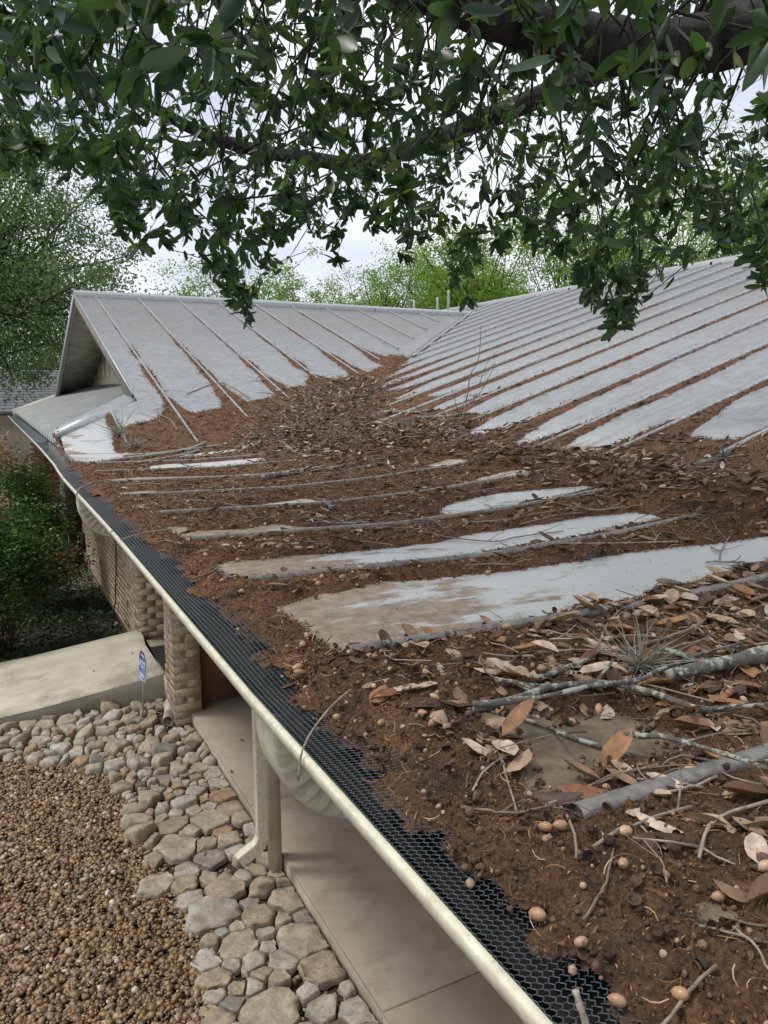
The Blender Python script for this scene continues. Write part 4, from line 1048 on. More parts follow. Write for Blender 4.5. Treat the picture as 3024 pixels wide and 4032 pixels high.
# shingle courses: each a proud strip
y0, z0, y1, z1 = 30.3, -.15, 34.5, 1.45; nC = 16
mb = MB(); mb.hexa([(-12.5, y0, z0-.12), (6.5, y0, z0-.12), (6.5, y1, z1-.12), (-12.5, y1, z1-.12)], [(-12.5, y0, z0-.01), (6.5, y0, z0-.01), (6.5, y1, z1-.01), (-12.5, y1, z1-.01)]); mb.hexa([(-12.5, y1, z1-.12), (6.5, y1, z1-.12), (6.5, 38.7, z0-.12), (-12.5, 38.7, z0-.12)], [(-12.5, y1, z1), (6.5, y1, z1), (6.5, 38.7, z0), (-12.5, 38.7, z0)]); mb.build('roof', M_shing, nb)
for i in range(nC):
    f0, f1 = i/nC, (i+1.05)/nC; mb = MB()
    for j in range(64):
        xa = -12.5+j*.3+random.uniform(-.05, .05); a_ = lambda f, e: (y0+(y1-y0)*min(f, 1), z0+(z1-z0)*min(f, 1)+e)
        p0 = a_(f0+random.uniform(-.004, .004), .022+random.uniform(0, .01)); p1 = a_(f1, .004)
        mb.add([(xa, p0[0], p0[1]-.03), (xa+.29, p0[0], p0[1]-.03), (xa, *p0), (xa+.29, *p0), (xa+.29, *p1), (xa, *p1)], [(0, 1, 3, 2), (2, 3, 4, 5)], r=random.random())
    mb.build('shingle_course', M_shing, nb)
M_white = mat("white_siding", (.72, .73, .74), .6, bump=(3, .05, .1))
nb2 = thing('white_building', (-1.2, 22.4, ZG), "white building with a pale railing at the far left edge, beyond the gutter end", "building")
mb = MB(); mb.box((-6, 23.0, ZG), (-.72, 27, .0)); mb.build('wall', M_white, nb2)
mb = MB(); mb.hexa([(-6, 22.6, -.05), (-.60, 22.6, -.05), (-.60, 25, .75), (-6, 25, .75)], [(-6, 22.6, .03), (-.60, 22.6, .03), (-.60, 25, .83), (-6, 25, .83)]); mb.build('roof', M_white, nb2)
for i in range(9):
    mb = MB(); mb.box((-3.4, 22.95, -1.9+i*.2), (-.72, 22.99, -1.75+i*.2)); mb.build('siding_board', M_beige, nb2)
mb = MB(); mb.box((-.78, 20.6, ZG), (-.50, 20.85, -.45)); o = mb.build('porch_post', M_mortar); tag(o, "square beige masonry post below the far end of the gutter", "post")
mb = MB(); mb.box((-.52, 20.6, -1.25), (-.40, 20.72, -.98)); mb.box((-.56, 20.63, -1.05), (-.38, 20.69, -1.0)); 
o = mb.build('post_lantern', M_dark); tag(o, "small dark lantern on the side of the beige masonry post", "lantern")
M_red = mat("red_brick", [(0, (.26, .09, .06)), (.5, (.34, .13, .09)), (1, (.22, .10, .08))], .9, bump=(20, .5, .4))
rw = thing('brick_wall', (1.0, 25, ZG), "low red brick wall seen through the shrubs under the gutter", "wall")
mb = MB(); mb.box((.5, 25.02, ZG), (2.3, 25.3, -.75)); mb.build('mortar_core', M_mortar, rw)
mb = MB()
for r_ in range(25):
    for c in range(8):
        xa = .5+c*.21+(.105 if r_ % 2 else 0); mb.box((xa, 24.99+random.uniform(-.006, .006), ZG+.01+r_*.077), (xa+.198, 25.05, ZG+.075+r_*.077), r=random.random())
o = mb.build('brick', M_red, rw); o['kind'] = 'stuff'

# ------------------------------------------------------------------ litter on the roof
CLEAN = dict(
P1=[(0.01, 1.59), (0.17, 1.66), (0.35, 1.71), (0.55, 1.68), (0.8, 1.67), (1.0, 1.66), (1.18, 1.64), (1.39, 1.57), (1.61, 1.51), (1.75, 1.48), (1.9,1.44),(1.8,1.32), (1.55, 1.32), (1.38, 1.34), (1.18, 1.32), (1.09, 1.30), (0.97, 1.31), (0.93, 1.33), (0.79, 1.29), (0.66, 1.3), (0.49, 1.26), (0.39, 1.24), (0.27, 1.24), (0.14, 1.23), (0.01, 1.235)],
P2=[(-0.01, 2.07), (0.05, 2.12), (0.24, 2.12), (0.43, 2.09), (0.75, 2.12), (0.88, 2.16), (1.13, 2.15), (1.43, 2.14), (1.58, 2.06), (1.59, 1.91), (1.46, 1.90), (1.33, 1.93), (1.13, 1.90), (0.86, 1.90), (0.6, 1.87), (0.35, 1.88), (0.25, 1.89), (0.16, 1.88), (-0.01, 1.90)],
P3a=[(0.0, 2.79), (0.10, 2.76), (0.07, 2.66), (0.27, 2.63), (0.39, 2.71), (0.46, 2.60), (0.56, 2.52), (0.45, 2.45), (0.23, 2.455), (0.02, 2.46)],
P3b=[(1.04, 2.58), (1.16, 2.72), (1.28, 2.79), (1.51, 2.79), (1.77, 2.68), (1.87, 2.62), (1.85, 2.54), (1.7, 2.50), (1.48, 2.49), (1.36, 2.48), (1.2, 2.46), (1.05, 2.48)],
P4a=[(0.0, 3.41), (0.06, 3.41), (0.04, 3.22), (0.0, 3.22)],
P4b=[(0.38, 3.16), (0.57, 3.24), (0.76, 3.33), (0.82, 3.15), (0.64, 3.05), (0.39, 3.07)],
P4c=[(1.53, 3.23), (1.63, 3.2), (1.71, 3.25), (1.9, 3.28), (1.98, 3.2), (1.93, 3.13), (1.83, 3.10), (1.55, 3.13)],
P5a=[(0.01, 3.92), (0.16, 3.93), (0.24, 3.79), (0.17, 3.68), (0.01, 3.70)],
P5b=[(1.15, 3.72), (1.32, 3.79), (1.32, 3.70), (1.14, 3.66)],
P5c=[(1.74, 3.87), (1.97, 3.99), (2.02, 3.91), (2.03, 3.73), (1.9, 3.71), (1.72, 3.73)],
P6=[(0.01, 4.5), (0.21, 4.6), (0.62, 4.52), (0.87, 4.50), (0.87, 4.31), (0.42, 4.28), (0.02, 4.29)],
P7=[(0.30, 5.22), (0.55, 5.42), (1.22, 5.43), (1.3, 5.35), (1.05, 5.05), (0.89, 4.99), (0.42, 4.93)],
P8a=[(0.72, 6.66), (0.99, 6.78), (1.18, 6.73), (0.75, 6.34)],
P8b=[(0.70, 6.12), (1.3, 6.34), (1.38, 5.93), (0.70, 5.88)],
P9=[(-0.04, 6.98), (0.15, 7.05), (0.36, 7.03), (0.38, 6.92), (0.43, 6.74), (0.69, 6.69), (0.53, 6.26), (0.28, 5.90), (0.08, 5.60), (-0.02, 5.8)],
N1=[(0.09, 0.93), (0.16, 0.93), (0.19, 0.84), (0.29, 0.83), (0.3, 0.76), (0.32, 0.71), (0.28, 0.68), (0.19, 0.68), (0.16, 0.71), (0.1, 0.67), (0.03, 0.63), (0.02, 0.69), (0.02, 0.73), (0.08, 0.78), (0.09, 0.84)],
N2=[(0.02, 0.46), (0.05, 0.46), (0.06, 0.43), (0.04, 0.41), (0.01, 0.42)])
def sdf_poly(P, x, y):
    P = np.array(P); n = len(P); d = np.full(x.shape, 1e9); inside = np.zeros(x.shape, bool)
    for i in range(n):
        a = P[i]; b = P[(i+1) % n]; e = b-a; wx = x-a[0]; wy = y-a[1]
        t = np.clip((wx*e[0]+wy*e[1])/(e@e+1e-12), 0, 1); d = np.minimum(d, (wx-e[0]*t)**2+(wy-e[1]*t)**2)
        c = ((a[1] > y) != (b[1] > y)) & (x < (b[0]-a[0])*(y-a[1])/((b[1]-a[1]) if b[1] != a[1] else 1e-9)+a[0]); inside ^= c
    d = np.sqrt(d); return np.where(inside, -d, d)
TIPS = {-3: 3.1, -2: 3.1, -1: 3.1, 0: 3.0, 1: 2.95, 2: 2.85, 3: 2.70, 4: 2.42, 5: 2.39, 6: 2.50, 7: 2.90, 8: 2.95, 9: 3.30, 10: 3.2, 11: 3.36, 12: 3.60, 13: 4.1, 14: 4.7}
tipk = np.array([TIPS.get(k, 5.2) for k in range(-3, 30)])
WEND = np.array([5.4+2.8*random.random() for _ in range(33)]); WEND[12:17] = [6.6, 7.2, 6.0, 6.8, 5.4]   # how far up each rib its strip of litter runs
WEND[17:] = [5.2, 4.6, 4.9, 4.4]+[4.2]*(33-21)
def cover(x, y):
    """distance-like value: >0 where litter lies"""
    x = np.asarray(x, float); y = np.asarray(y, float)
    wx = x+.045*(fbm(x*9, y*9, 11)-.5)+.02*(vnoise(x*45, y*45, 2)-.5); wy = y+.040*(fbm(x*9, y*9, 12)-.5)+.018*(vnoise(x*45, y*45, 6)-.5)
    d = np.full(x.shape, .3)
    for P in CLEAN.values():
        a = np.array(P); m_ = (wx > a[:, 0].min()-.3) & (wx < a[:, 0].max()+.3) & (wy > a[:, 1].min()-.3) & (wy < a[:, 1].max()+.3)
        if m_.any(): d[m_] = np.minimum(d[m_], sdf_poly(P, wx[m_], wy[m_]))
    # steep bays of the main slope
    kb = np.floor((wy-RIB0)/SP).astype(int); v = wy-(RIB0+kb*SP); ki = np.clip(kb+3, 0, 32)
    tip = tipk[ki]; e = np.maximum(wx-tip, 0)
    nz = vnoise(wx*2.3, ki*7.1, 4); nz2 = vnoise(wx*2.0, ki*5.3, 8)
    wend = WEND[np.clip(ki+1, 0, 32)]
    wn = (.042+.20*np.exp(-e/.55))*(.35+1.2*nz)*sstep(wend, wend-1.0, wx)      # below the upper rib of the bay
    wf = (.02+.15*np.exp(-e/.5))*(.3+1.2*nz2)*sstep(tip+1.9, tip+1.0, wx)       # above the lower rib
    wn = np.where(wn < .012, 0, wn); wf = np.where(wf < .012, 0, wf)
    ins = np.minimum(np.minimum(v-wf, (SP-wn)-v), (wx-tip))
    ins = np.where(ins > -.02, ins, ins)
    ds = np.where(wx > 2.3, -ins, .3)
    d = np.minimum(d, ds)
    # wing slope
    vy = valley_y(np.clip(wx, 0, 8.3)); onB = wy > np.maximum(vy, 6.55)
    yb = np.interp(wx, [-.1, .38, .50, .64, 1.07, 1.63, 2.19, 2.6, 3.1, 3.38, 3.97, 4.3, 4.69, 5.1], [5.6, 5.9, 7.15, 7.30, 7.50, 7.72, 8.02, 8.4, 8.45, 8.65, 9.08, 9.4, 9.95, 9.6])
    xr = (wx-1.097)/.652; kr = np.round(xr); dr = np.abs(xr-kr)*.652; side = np.sign(xr-kr)
    n3 = vnoise(wy*2.6, kr*3.7, 9)
    wr = (.16*np.exp(-(wy-yb)/.45)+.045*sstep(5.6, 2.4, wy-yb))*(.25+1.2*n3)
    wr = np.where(wy-yb < 4.6, np.maximum(wr, np.where(n3 > .42, .021, 0)), wr); wr = np.where((wr < .018) | (wx > 4.9), 0, wr)
    db = np.maximum(yb-wy, wr-dr)
    d = np.where(onB & (wx > .0), db, d)
    d = np.where((wx > 5.0) & (wy > 9.9), np.where(onB, -1, d), d)
    # gutter guard: only ragged spill
    edge = -.090+.030*sstep(1.3, 2.1, y)+.035*sstep(4.2, 6.0, y)+.020*sstep(.75, .45, y)+.085*(fbm(y*7, x*5, 21)-.5)+.05*(vnoise(y*31, x*31, 22)-.5)
    d = np.minimum(d, x-edge)
    d = np.where((x < .8) & (y > 7.12+.95*(x)), -1, d)
    return d
PA = np.array([(3.4, 8.2), (2.9, 7.6), (2.35, 7.0), (2.0, 6.4), (1.75, 5.9), (1.95, 5.3), (2.1, 4.7)])
PB = np.array([(2.1, 4.7), (2.15, 4.0), (2.05, 3.4), (2.1, 2.8), (2.0, 2.3), (1.9, 1.9), (1.85, 1.2), (2.0, -.5)])
def dline(P, x, y):
    d = np.full(np.shape(x), 1e9)
    for a, b in zip(P[:-1], P[1:]):
        e = b-a; t = np.clip(((x-a[0])*e[0]+(y-a[1])*e[1])/(e@e), 0, 1); d = np.minimum(d, np.hypot(x-a[0]-e[0]*t, y-a[1]-e[1]*t))
    return d
def pile(x, y):
    a = dline(PA, x, y); b = dline(PB, x, y)
    return np.maximum(np.exp(-(a/.50)**2), .55*np.exp(-(b/.24)**2))
def thick(x, y):
    d = cover(x, y); base = .007+.008*fbm(x*6, y*6, 31)+.13*pile(x, y)*(.2+.95*fbm(x*4, y*4, 33))*sstep(0, .25, d)
    e = sstep(-.004, .035, d)
    nr_ = sstep(2.6, .9, y)
    t = base*e+((.006+.006*nr_)*(fbm(x*55, y*55, 35, 3)-.35)+(.003+.004*nr_)*(vnoise(x*150, y*150, 37)-.5))*e
    return np.where(d > -.004, t, -.004), d
M_duff = mat("rust_brown_litter", (.115, .044, .017), .95, bump=(150, .9, .75))
m = M_duff; t = m.node_tree; nn = t.nodes
g = nn.new('ShaderNodeNewGeometry'); sx = nn.new('ShaderNodeSeparateXYZ'); t.links.new(g.outputs['Position'], sx.inputs[0])
mr = nn.new('ShaderNodeMapRange'); mr.inputs[1].default_value = .9; mr.inputs[2].default_value = 2.0; t.links.new(sx.outputs[1], mr.inputs[0])
no = nn.new('ShaderNodeTexNoise'); no.inputs['Scale'].default_value = 9; no.inputs['Detail'].default_value = 6; t.links.new(g.outputs['Position'], no.inputs['Vector'])
mxx = nn.new('ShaderNodeMix'); mxx.data_type = 'RGBA'; t.links.new(mr.outputs[0], mxx.inputs[0]); mxx.inputs[6].default_value = (.090, .047, .021, 1); mxx.inputs[7].default_value = (.150, .066, .028, 1)
vm = [q for q in nn if q.type == 'VECT_MATH'][0]
for lo, hi, amt, c_ in ((.52, .66, .85, (.040, .024, .014)), (.46, .34, .55, (.21, .100, .042))):
    mr = nn.new('ShaderNodeMapRange'); mr.interpolation_type = 'SMOOTHSTEP'; mr.inputs[1].default_value = min(lo, hi); mr.inputs[2].default_value = max(lo, hi); mr.inputs[3].default_value = 0 if lo < hi else amt; mr.inputs[4].default_value = amt if lo < hi else 0; t.links.new(no.outputs[0], mr.inputs[0])
    m2_ = nn.new('ShaderNodeMix'); m2_.data_type = 'RGBA'; t.links.new(mr.outputs[0], m2_.inputs[0]); t.links.new(mxx.outputs[2], m2_.inputs[6]); m2_.inputs[7].default_value = (*c_, 1); mxx = m2_
t.links.new(mxx.outputs[2], vm.inputs[0])
def duff(x0, x1, y0, y1, st, name='litter'):
    xs = np.arange(x0, x1, st); ys = np.arange(y0, y1, st); X, Y = np.meshgrid(xs, ys, indexing='ij')
    X = X+rng.uniform(-.3, .3, X.shape)*st; Y = Y+rng.uniform(-.3, .3, Y.shape)*st
    T_, d = thick(X, Y); on = d > -.01
    zz = zroof(X, Y)+T_
    nx_, ny_ = X.shape; idx = np.arange(nx_*ny_).reshape(nx_, ny_)
    q = on[:-1, :-1] | on[1:, :-1] | on[1:, 1:] | on[:-1, 1:]
    Q = np.stack([idx[:-1, :-1][q], idx[1:, :-1][q], idx[1:, 1:][q], idx[:-1, 1:][q]], 1)
    used = np.unique(Q); mp_ = -np.ones(nx_*ny_, int); mp_[used] = np.arange(len(used))
    V = np.stack([X.ravel(), Y.ravel(), zz.ravel()], 1)[used]
    mb = MB(); mb.add(V, mp_[Q]); return mb
tot = MB()
for a in ((-.13, 1.3, .15, 1.2, .006), (-.12, 2.3, 1.2, 2.7, .010), (1.3, 2.6, .15, 1.2, .02), (-.1, 2.6, 2.7, 6.0, .017), (2.3, 9.0, -.2, 2.7, .022), (2.6, 7.6, 2.7, 10.2, .020), (-.1, 2.6, 6.0, 12.9, .020), (2.6, 5.2, 10.2, 12.9, .022)):
    mb = duff(*a); tot.V += mb.V; tot.Q += [q+tot.n for q in mb.Q]; tot.rq += mb.rq; tot.n += mb.n
o = tot.build('roof_litter', M_duff, None, False); o['kind'] = 'stuff'; tag(o, "rust-brown layer of oak flower litter covering the lower roof, valley and rib edges", "litter")

def sample(n, x0, x1, y0, y1, w):
    """rejection sampling by weight function w(x,y,d)"""
    X = []; tot_ = 0
    for _ in range(30):
        x = rng.uniform(x0, x1, n*2); y = rng.uniform(y0, y1, n*2); d = cover(x, y); k = rng.random(n*2) < w(x, y, d)
        X.append(np.stack([x[k], y[k]], 1)); tot_ += k.sum()
        if tot_ >= n: break
    return np.concatenate(X)[:n]
def on_roof(P, lift=0.):
    t_, d = thick(P[:, 0], P[:, 1]); return np.column_stack([P, zroof(P[:, 0], P[:, 1])+np.maximum(t_, 0)+lift])
def slope_dz(P):  # local slope for tilting things with the roof
    e = .02; return (zroof(P[:, 0]+e, P[:, 1])-zroof(P[:, 0]-e, P[:, 1]))/(2*e), (zroof(P[:, 0], P[:, 1]+e)-zroof(P[:, 0], P[:, 1]-e))/(2*e)
# crumbly catkins and frass: small bent slivers
M_crumb = mat("catkin_crumbs", [(0, (.04, .022, .012)), (.3, (.10, .048, .020)), (.65, (.19, .085, .030)), (.93, (.27, .13, .05)), (1, (.42, .29, .17))], .95)
cr_t = np.array([(0, 0, 0), (.45, .16, .12), (.45, -.16, .10), (.5, 0, .32), (1, .05, .0)])
cr_f = np.array([(0, 1, 3), (0, 3, 2), (1, 4, 3), (3, 4, 2)])
def crumbs(n, box, size, w, lift=0.0):
    P = sample(n, *box, w); n = len(P); Z = on_roof(P); Z[:, 2] += rng.uniform(-.002, .004, n)*1+lift
    D = rng.normal(0, 1, (n, 3)); D[:, 2] = np.abs(D[:, 2])*.55; sx_, sy_ = slope_dz(P); D[:, 2] += D[:, 0]*sx_+D[:, 1]*sy_
    mb = MB(); mb.inst(cr_t, None, cr_f, dirmats(D, size*rng.uniform(.5, 1.6, n)), Z, rng.random(n)); return mb
edge_w = lambda x, y, d: (d > -.012)*(1.0*(d < .06)+.75*(d >= .06))
tot = MB()
for (n, box, s) in ((46000, (-.15, 1.1, .25, 1.25), .0042), (30000, (-.1, 2.0, 1.2, 2.6), .0075), (22000, (-.06, 2.4, 2.6, 4.6), .011), (14000, (-.06, 2.6, 4.6, 8), .014), (18000, (2.4, 7.5, .8, 10), .015), (4000, (.3, 5, 7, 10.5), .016)):
    mb = crumbs(n, box, s, edge_w); tot.V += mb.V; tot.T += [q+tot.n for q in mb.T]; tot.rt += mb.rt; tot.n += mb.n
# fibrous strings: dried catkins, bark threads and grass-thin twiglets
for (n, box, s) in ((5000, (-.12, 1.3, .28, 1.25), .016), (7000, (-.08, 2.2, 1.2, 2.8), .022), (8000, (-.05, 2.6, 2.8, 6), .030), (6000, (.3, 5, 6, 10), .040), (3000, (2.4, 6.5, .6, 6), .030)):
    P = sample(n, *box, lambda x, y, d: (d > -.008)*1.0); n = len(P); Z = on_roof(P, .001); Z[:, 2] += rng.random(n)*.006
    D = rng.normal(0, 1, (n, 3)); D[:, 2] = np.abs(D[:, 2])*.22; sx_, sy_ = slope_dz(P); D[:, 2] += D[:, 0]*sx_+D[:, 1]*sy_
    fv = np.array([(0, 0, 0), (0, .035, .03), (.35, .10, .05), (.35, .14, .09), (.7, .06, .08), (.7, .10, .11), (1, -.08, .02), (1, -.05, .03)])
    tot.inst(fv, [(0, 2, 3, 1), (2, 4, 5, 3), (4, 6, 7, 5)], None, dirmats(D, s*rng.uniform(.5, 1.5, n)), Z, np.clip(rng.random(n)+.15, 0, 1))
# stray crumbs blown onto clean metal and mesh
for (n, box, s) in ((900, (-.12, 1.6, .3, 2.6), .005), (500, (0, 6, 2, 9), .008)):
    P = np.stack([rng.uniform(box[0], box[1], n), rng.uniform(box[2], box[3], n)], 1); Z = on_roof(P, .001); D = rng.normal(0, 1, (n, 3)); D[:, 2] *= .1
    tot.inst(cr_t, None, cr_f, dirmats(D, s*rng.uniform(.4, 1.4, n)), Z, rng.random(n))
o = tot.build('litter_crumbs', M_crumb); o['kind'] = 'stuff'; tag(o, "loose rusty catkin crumbs strewn through and around the roof litter", "litter")

# fallen leaves
FL_COL = [(0, (.045, .025, .017)), (.15, (.11, .055, .03)), (.32, (.22, .105, .055)), (.46, (.34, .205, .12)), (.60, (.43, .30, .20)), (.72, (.25, .12, .06)), (.83, (.15, .07, .04)), (.92, (.50, .38, .29)), (1, (.62, .51, .42))]
M_fall = mat("dead_oak_leaf", [(0, (.030, .018, .013)), (.22, (.065, .034, .021)), (.45, (.125, .062, .034)), (.60, (.20, .115, .065)), (.72, (.10, .048, .028)), (.82, (.27, .17, .105)), (.92, (.40, .29, .21)), (1, (.62, .52, .44))], .6, bump=(35, .2, .3), trans=.12)
M_fallO = mat("dead_oak_leaf_each", FL_COL, .55, bump=(45, .25, .3), vary='obj', trans=.10)
FT = [leaf_template(.10, .10, .20, 6), leaf_template(.28, .14, .19, 6, wave=.015), leaf_template(-.16, .10, .22, 6), leaf_template(.45, .16, .17, 6), leaf_template(.04, .17, .15, 6, wave=.02), leaf_template(-.30, -.12, .20, 6)]
def leafdens(x, y, d):
    p = pile(x, y)
    w = 1.15*p+.05+.22*np.exp(-((x-1.95)/.5)**2)*(y < 5.5)
    w = w+.46*(y < 1.35)*sstep(-.08, .22, x)+.5*np.exp(-((x-.9)**2+(y-.95)**2)/.12)+.08*(y < 3.2)
    w = np.where(x > 3.0, w*.7*(d > 0)*.3+.6*p, w)
    return np.clip(w, 0, 1)*(d > .0)
def leaves_at(P, lift_scale, s0, s1, flat=.28):
    n = len(P); Z = on_roof(P, .001); p = pile(P[:, 0], P[:, 1]); Z[:, 2] += rng.random(n)*(.008+.06*p)*lift_scale-.002
    sx_, sy_ = slope_dz(P); a = rng.uniform(0, 6.283, n); D = np.stack([np.cos(a), np.sin(a), rng.normal(0, flat*(.35+.9*p), n)], 1); D[:, 2] += D[:, 0]*sx_+D[:, 1]*sy_
    U_ = np.stack([-sx_, -sy_, np.ones(n)], 1)+rng.normal(0, flat*(.7+1.0*p)[:, None], (n, 3)); flip = np.where(rng.random(n) < .5, 1, -1)
    S_ = rng.uniform(s0, s1, n)*(1+.12*(P[:, 1] < 1.3)); return Z, dirmats(D, S_, U_*flip[:, None]), S_
P1_ = sample(8200, .3, 4.8, 1.3, 10, leafdens)
P2_ = sample(3000, 0, 2.4, .25, 1.5, leafdens)
P3_ = sample(500, 2.4, 6.5, .5, 6, lambda x, y, d: (d > 0)*.5)
P4_ = sample(900, 0, 1.6, 1.2, 6, lambda x, y, d: (d > 0)*.5)
PL = np.vstack([P1_, P2_, P3_, P4_]); Z, RM, S_ = leaves_at(PL, 1, .028, .066)
okf, dz_ = inframe(Z, 0); score = np.where(okf, S_/dz_, 0); order = np.argsort(-score); topL, restL = order[:300], order[300:]
mb = MB()
for t in range(6):
    sel = restL[np.arange(len(restL)) % 6 == t]; mb.inst(FT[t][0], FT[t][1], None, RM[sel], Z[sel], rng.random(len(sel)))
o = mb.build('fallen_leaves', M_fall, None, True); o['kind'] = 'stuff'; tag(o, "thousands of dry tan and brown oak leaves heaped in the roof valley and along the break in slope", "leaf litter")
lm = []
for t in range(6):
    me = npmesh('fallen_leaf', FT[t][0], FT[t][1], smooth=True); me.materials.append(M_fallO); lm.append(me)
def zone(x, y):
    if x < -.0: return 'lying on the black gutter mesh'
    if y < .62: return 'in the dark litter below the first rib'
    if y < 1.22: return 'in the litter between the first and second ribs'
    if y < 1.85: return 'beside the large clean panel'
    if y < 3.1: return 'in the litter strip beyond the large clean panel'
    return 'in the far litter toward the valley'
LC = [("dark brown", (.075, .038, .024)), ("tan", (.43, .30, .195)), ("orange-brown", (.33, .165, .075)), ("reddish brown", (.20, .085, .045)), ("pale pinkish", (.55, .42, .33)), ("mid brown", (.25, .15, .09))]
LMt = [mat("dead_oak_leaf_"+n_.replace(" ", "_").replace("-", "_"), c_, .55, bump=(60, .25, .45), trans=.08) for n_, c_ in LC]
SHAPE = ["flat", "curled", "down-curved", "strongly curled", "narrow wavy", "humped"]
ANCH = [((.43, .91), "by the large air plant"), ((.22, .88), "by the long lichened branch"), ((.22, .76), "at the bare brown patch"), ((.12, .62), "by the lower end of the nearest rib"), ((.45, .62), "beside the nearest rib"), ((.62, .84), "by the thick lichened branch"), ((.06, 1.2), "by the lower end of the second rib"), ((.45, 1.2), "beside the second rib"), ((.9, 1.2), "high beside the second rib"), ((.08, 1.0), "at the eave above the mesh"), ((.6, 1.05), "among the pale crossing twigs"), ((.9, 1.0), "at the right edge under the second rib"), ((.2, .48), "near the bottom right corner"), ((.04, .42), "at the bottom by the gutter mesh"), ((1.4, 1.2), "at the right edge above the air plant"), ((1.3, 1.85), "by the third rib"), ((.5, 1.85), "by the lower part of the third rib"), ((1.8, 2.0), "in the drift at the right"), ((1.9, 1.4), "in the drift at far right")]
lm = {}
for q, i in enumerate(topL):
    ci = random.choices(range(6), [3, 5, 4, 3, 2.5, 4])[0]; key = (q % 6, ci)
    if key not in lm:
        me = npmesh('fallen_leaf', FT[key[0]][0]*np.array([1, 1.18, 1]), FT[key[0]][1], smooth=True); me.materials.append(LMt[ci]); lm[key] = me
    o = bpy.data.objects.new('fallen_leaf', lm[key]); COL.objects.link(o)
    m4 = Matrix([list(RM[i][r])+[0] for r in range(3)]+[[0, 0, 0, 1]]); m4.translation = Vector(Z[i]); o.matrix_world = m4
    an_ = min(ANCH, key=lambda t_: (t_[0][0]-Z[i][0])**2+(t_[0][1]-Z[i][1])**2)[1]; sz = 'long' if S_[i] > .052 else 'short'
    tag(o, f"{sz} {SHAPE[q % 6]} {LC[ci][0]} oak leaf {an_}", "fallen leaf", f"fallen oak leaves {an_}")

_zone0 = zone
def zone(x, y):
    if x < 0 or y > 2.0 or x > 1.6: return _zone0(x, y)
    return min(ANCH, key=lambda t_: (t_[0][0]-x)**2+(t_[0][1]-y)**2)[1]
# a few leaves blown down onto the concrete, and weeds in the gravel
for j, (x_, y_, z_, wh) in enumerate(((.28, 8.45, -2.476, "on the ramp deck"), (.72, 8.7, -2.425, "on the ramp near the upstand"), (1.25, 6.3, -2.597, "on the walkway beside the pillar end"), (1.5, 4.55, -2.597, "on the middle walkway slab"), (1.02, 5.75, -2.60, "at the walkway edge above the stones"), (.99, 4.75, -2.66, "in the joint between walkway and flagstones"), (.55, 4.9, -2.655, "on a flagstone beside the downspout"), (1.75, 3.6, -2.597, "on the walkway slab nearest the camera"), (1.0, 6.6, -2.66, "in the gap beside the walkway below the pillar"))):
    a = random.uniform(0, 6.28); me = npmesh('fallen_leaf', FT[j % 6][0], FT[j % 6][1], smooth=True); me.materials.append(LMt[(j*2+1) % 6])
    o = bpy.data.objects.new('fallen_leaf', me); COL.objects.link(o); o.location = (x_, y_, z_+.004); o.rotation_euler = (0, 0, a); o.scale = (.055,)*3; tag(o, f"single dry {LC[(j*2+1) % 6][0]} oak leaf {wh}", "fallen leaf")
for j, (x_, y_) in enumerate(((-.1, 5.4), (-.22, 4.3), (.02, 3.75), (.12, 4.2), (-.3, 4.9), (.18, 6.3), (-.05, 3.45))):
    mb = MB()
    for q in range(9):
        a = random.uniform(0, 6.28); d = np.array([math.cos(a), math.sin(a), random.uniform(.3, 1.2)]); Tm = dirmats(d[None], [random.uniform(.014, .028)]); mb.inst(FT[0][0], FT[0][1], None, Tm, np.array([[x_, y_, ZG+.022]])+rng.normal(0, .004, (1, 3)), np.array([.8]))
    o = mb.build('weed', M_shrub); tag(o, f"tiny bright green weed sprouting in the gravel, {ORD[j]} one from the downspout side", "weed")
# acorns, loose caps
def lathe(prof, k=10):
    V = []; 
    for (x, r) in prof:
        for j in range(k): a = j*2*math.pi/k; V.append((x, r*math.cos(a), r*math.sin(a)))
    Q = [(i*k+j, i*k+(j+1) % k, (i+1)*k+(j+1) % k, (i+1)*k+j) for i in range(len(prof)-1) for j in range(k)]
    return np.array(V), np.array(Q)
nutV, nutQ = lathe([(-.46, .02), (-.42, .16), (-.25, .29), (0, .335), (.25, .27), (.40, .14), (.47, .05), (.52, .02)])
capV, capQ = lathe([(-.56, .02), (-.60, .06), (-.52, .10), (-.47, .25), (-.32, .36), (-.12, .385), (-.10, .36), (-.25, .32)])
cupV, cupQ = lathe([(-.30, .02), (-.25, .22), (-.08, .36), (.12, .40), (.14, .37), (-.03, .32), (-.17, .20), (-.2, .02)])
M_nut = mat("acorn_shell", [(0, (.30, .17, .085)), (.35, (.42, .26, .14)), (.6, (.50, .33, .20)), (.8, (.36, .20, .12)), (1, (.20, .11, .075))], .38, vary='obj', bump=(60, .05, .2))
M_cap = mat("acorn_cap", [(0, (.055, .033, .02)), (.6, (.10, .06, .038)), (1, (.16, .105, .07))], .95, vary='obj', bump=(220, .8, .5))
nutM = npmesh('nut', nutV, nutQ, smooth=True); nutM.materials.append(M_nut)
capMs = []
for q in range(3):
    v = capV*(1+rng.normal(0, .03, (len(capV), 1))); c_ = npmesh('cap', v, capQ, smooth=True); c_.materials.append(M_cap); capMs.append(c_)
cupMs = []
for q in range(3):
    v = cupV*(1+rng.normal(0, .03, (len(cupV), 1))); c_ = npmesh('acorn_cap', v, cupQ, smooth=True); c_.materials.append(M_cap); cupMs.append(c_)
def ow(x, y, d): return (d > -.02)*(1.2*np.exp(-np.maximum(y-.9, 0)/.9))*(sstep(1.3, .2, x)*.8+.2)
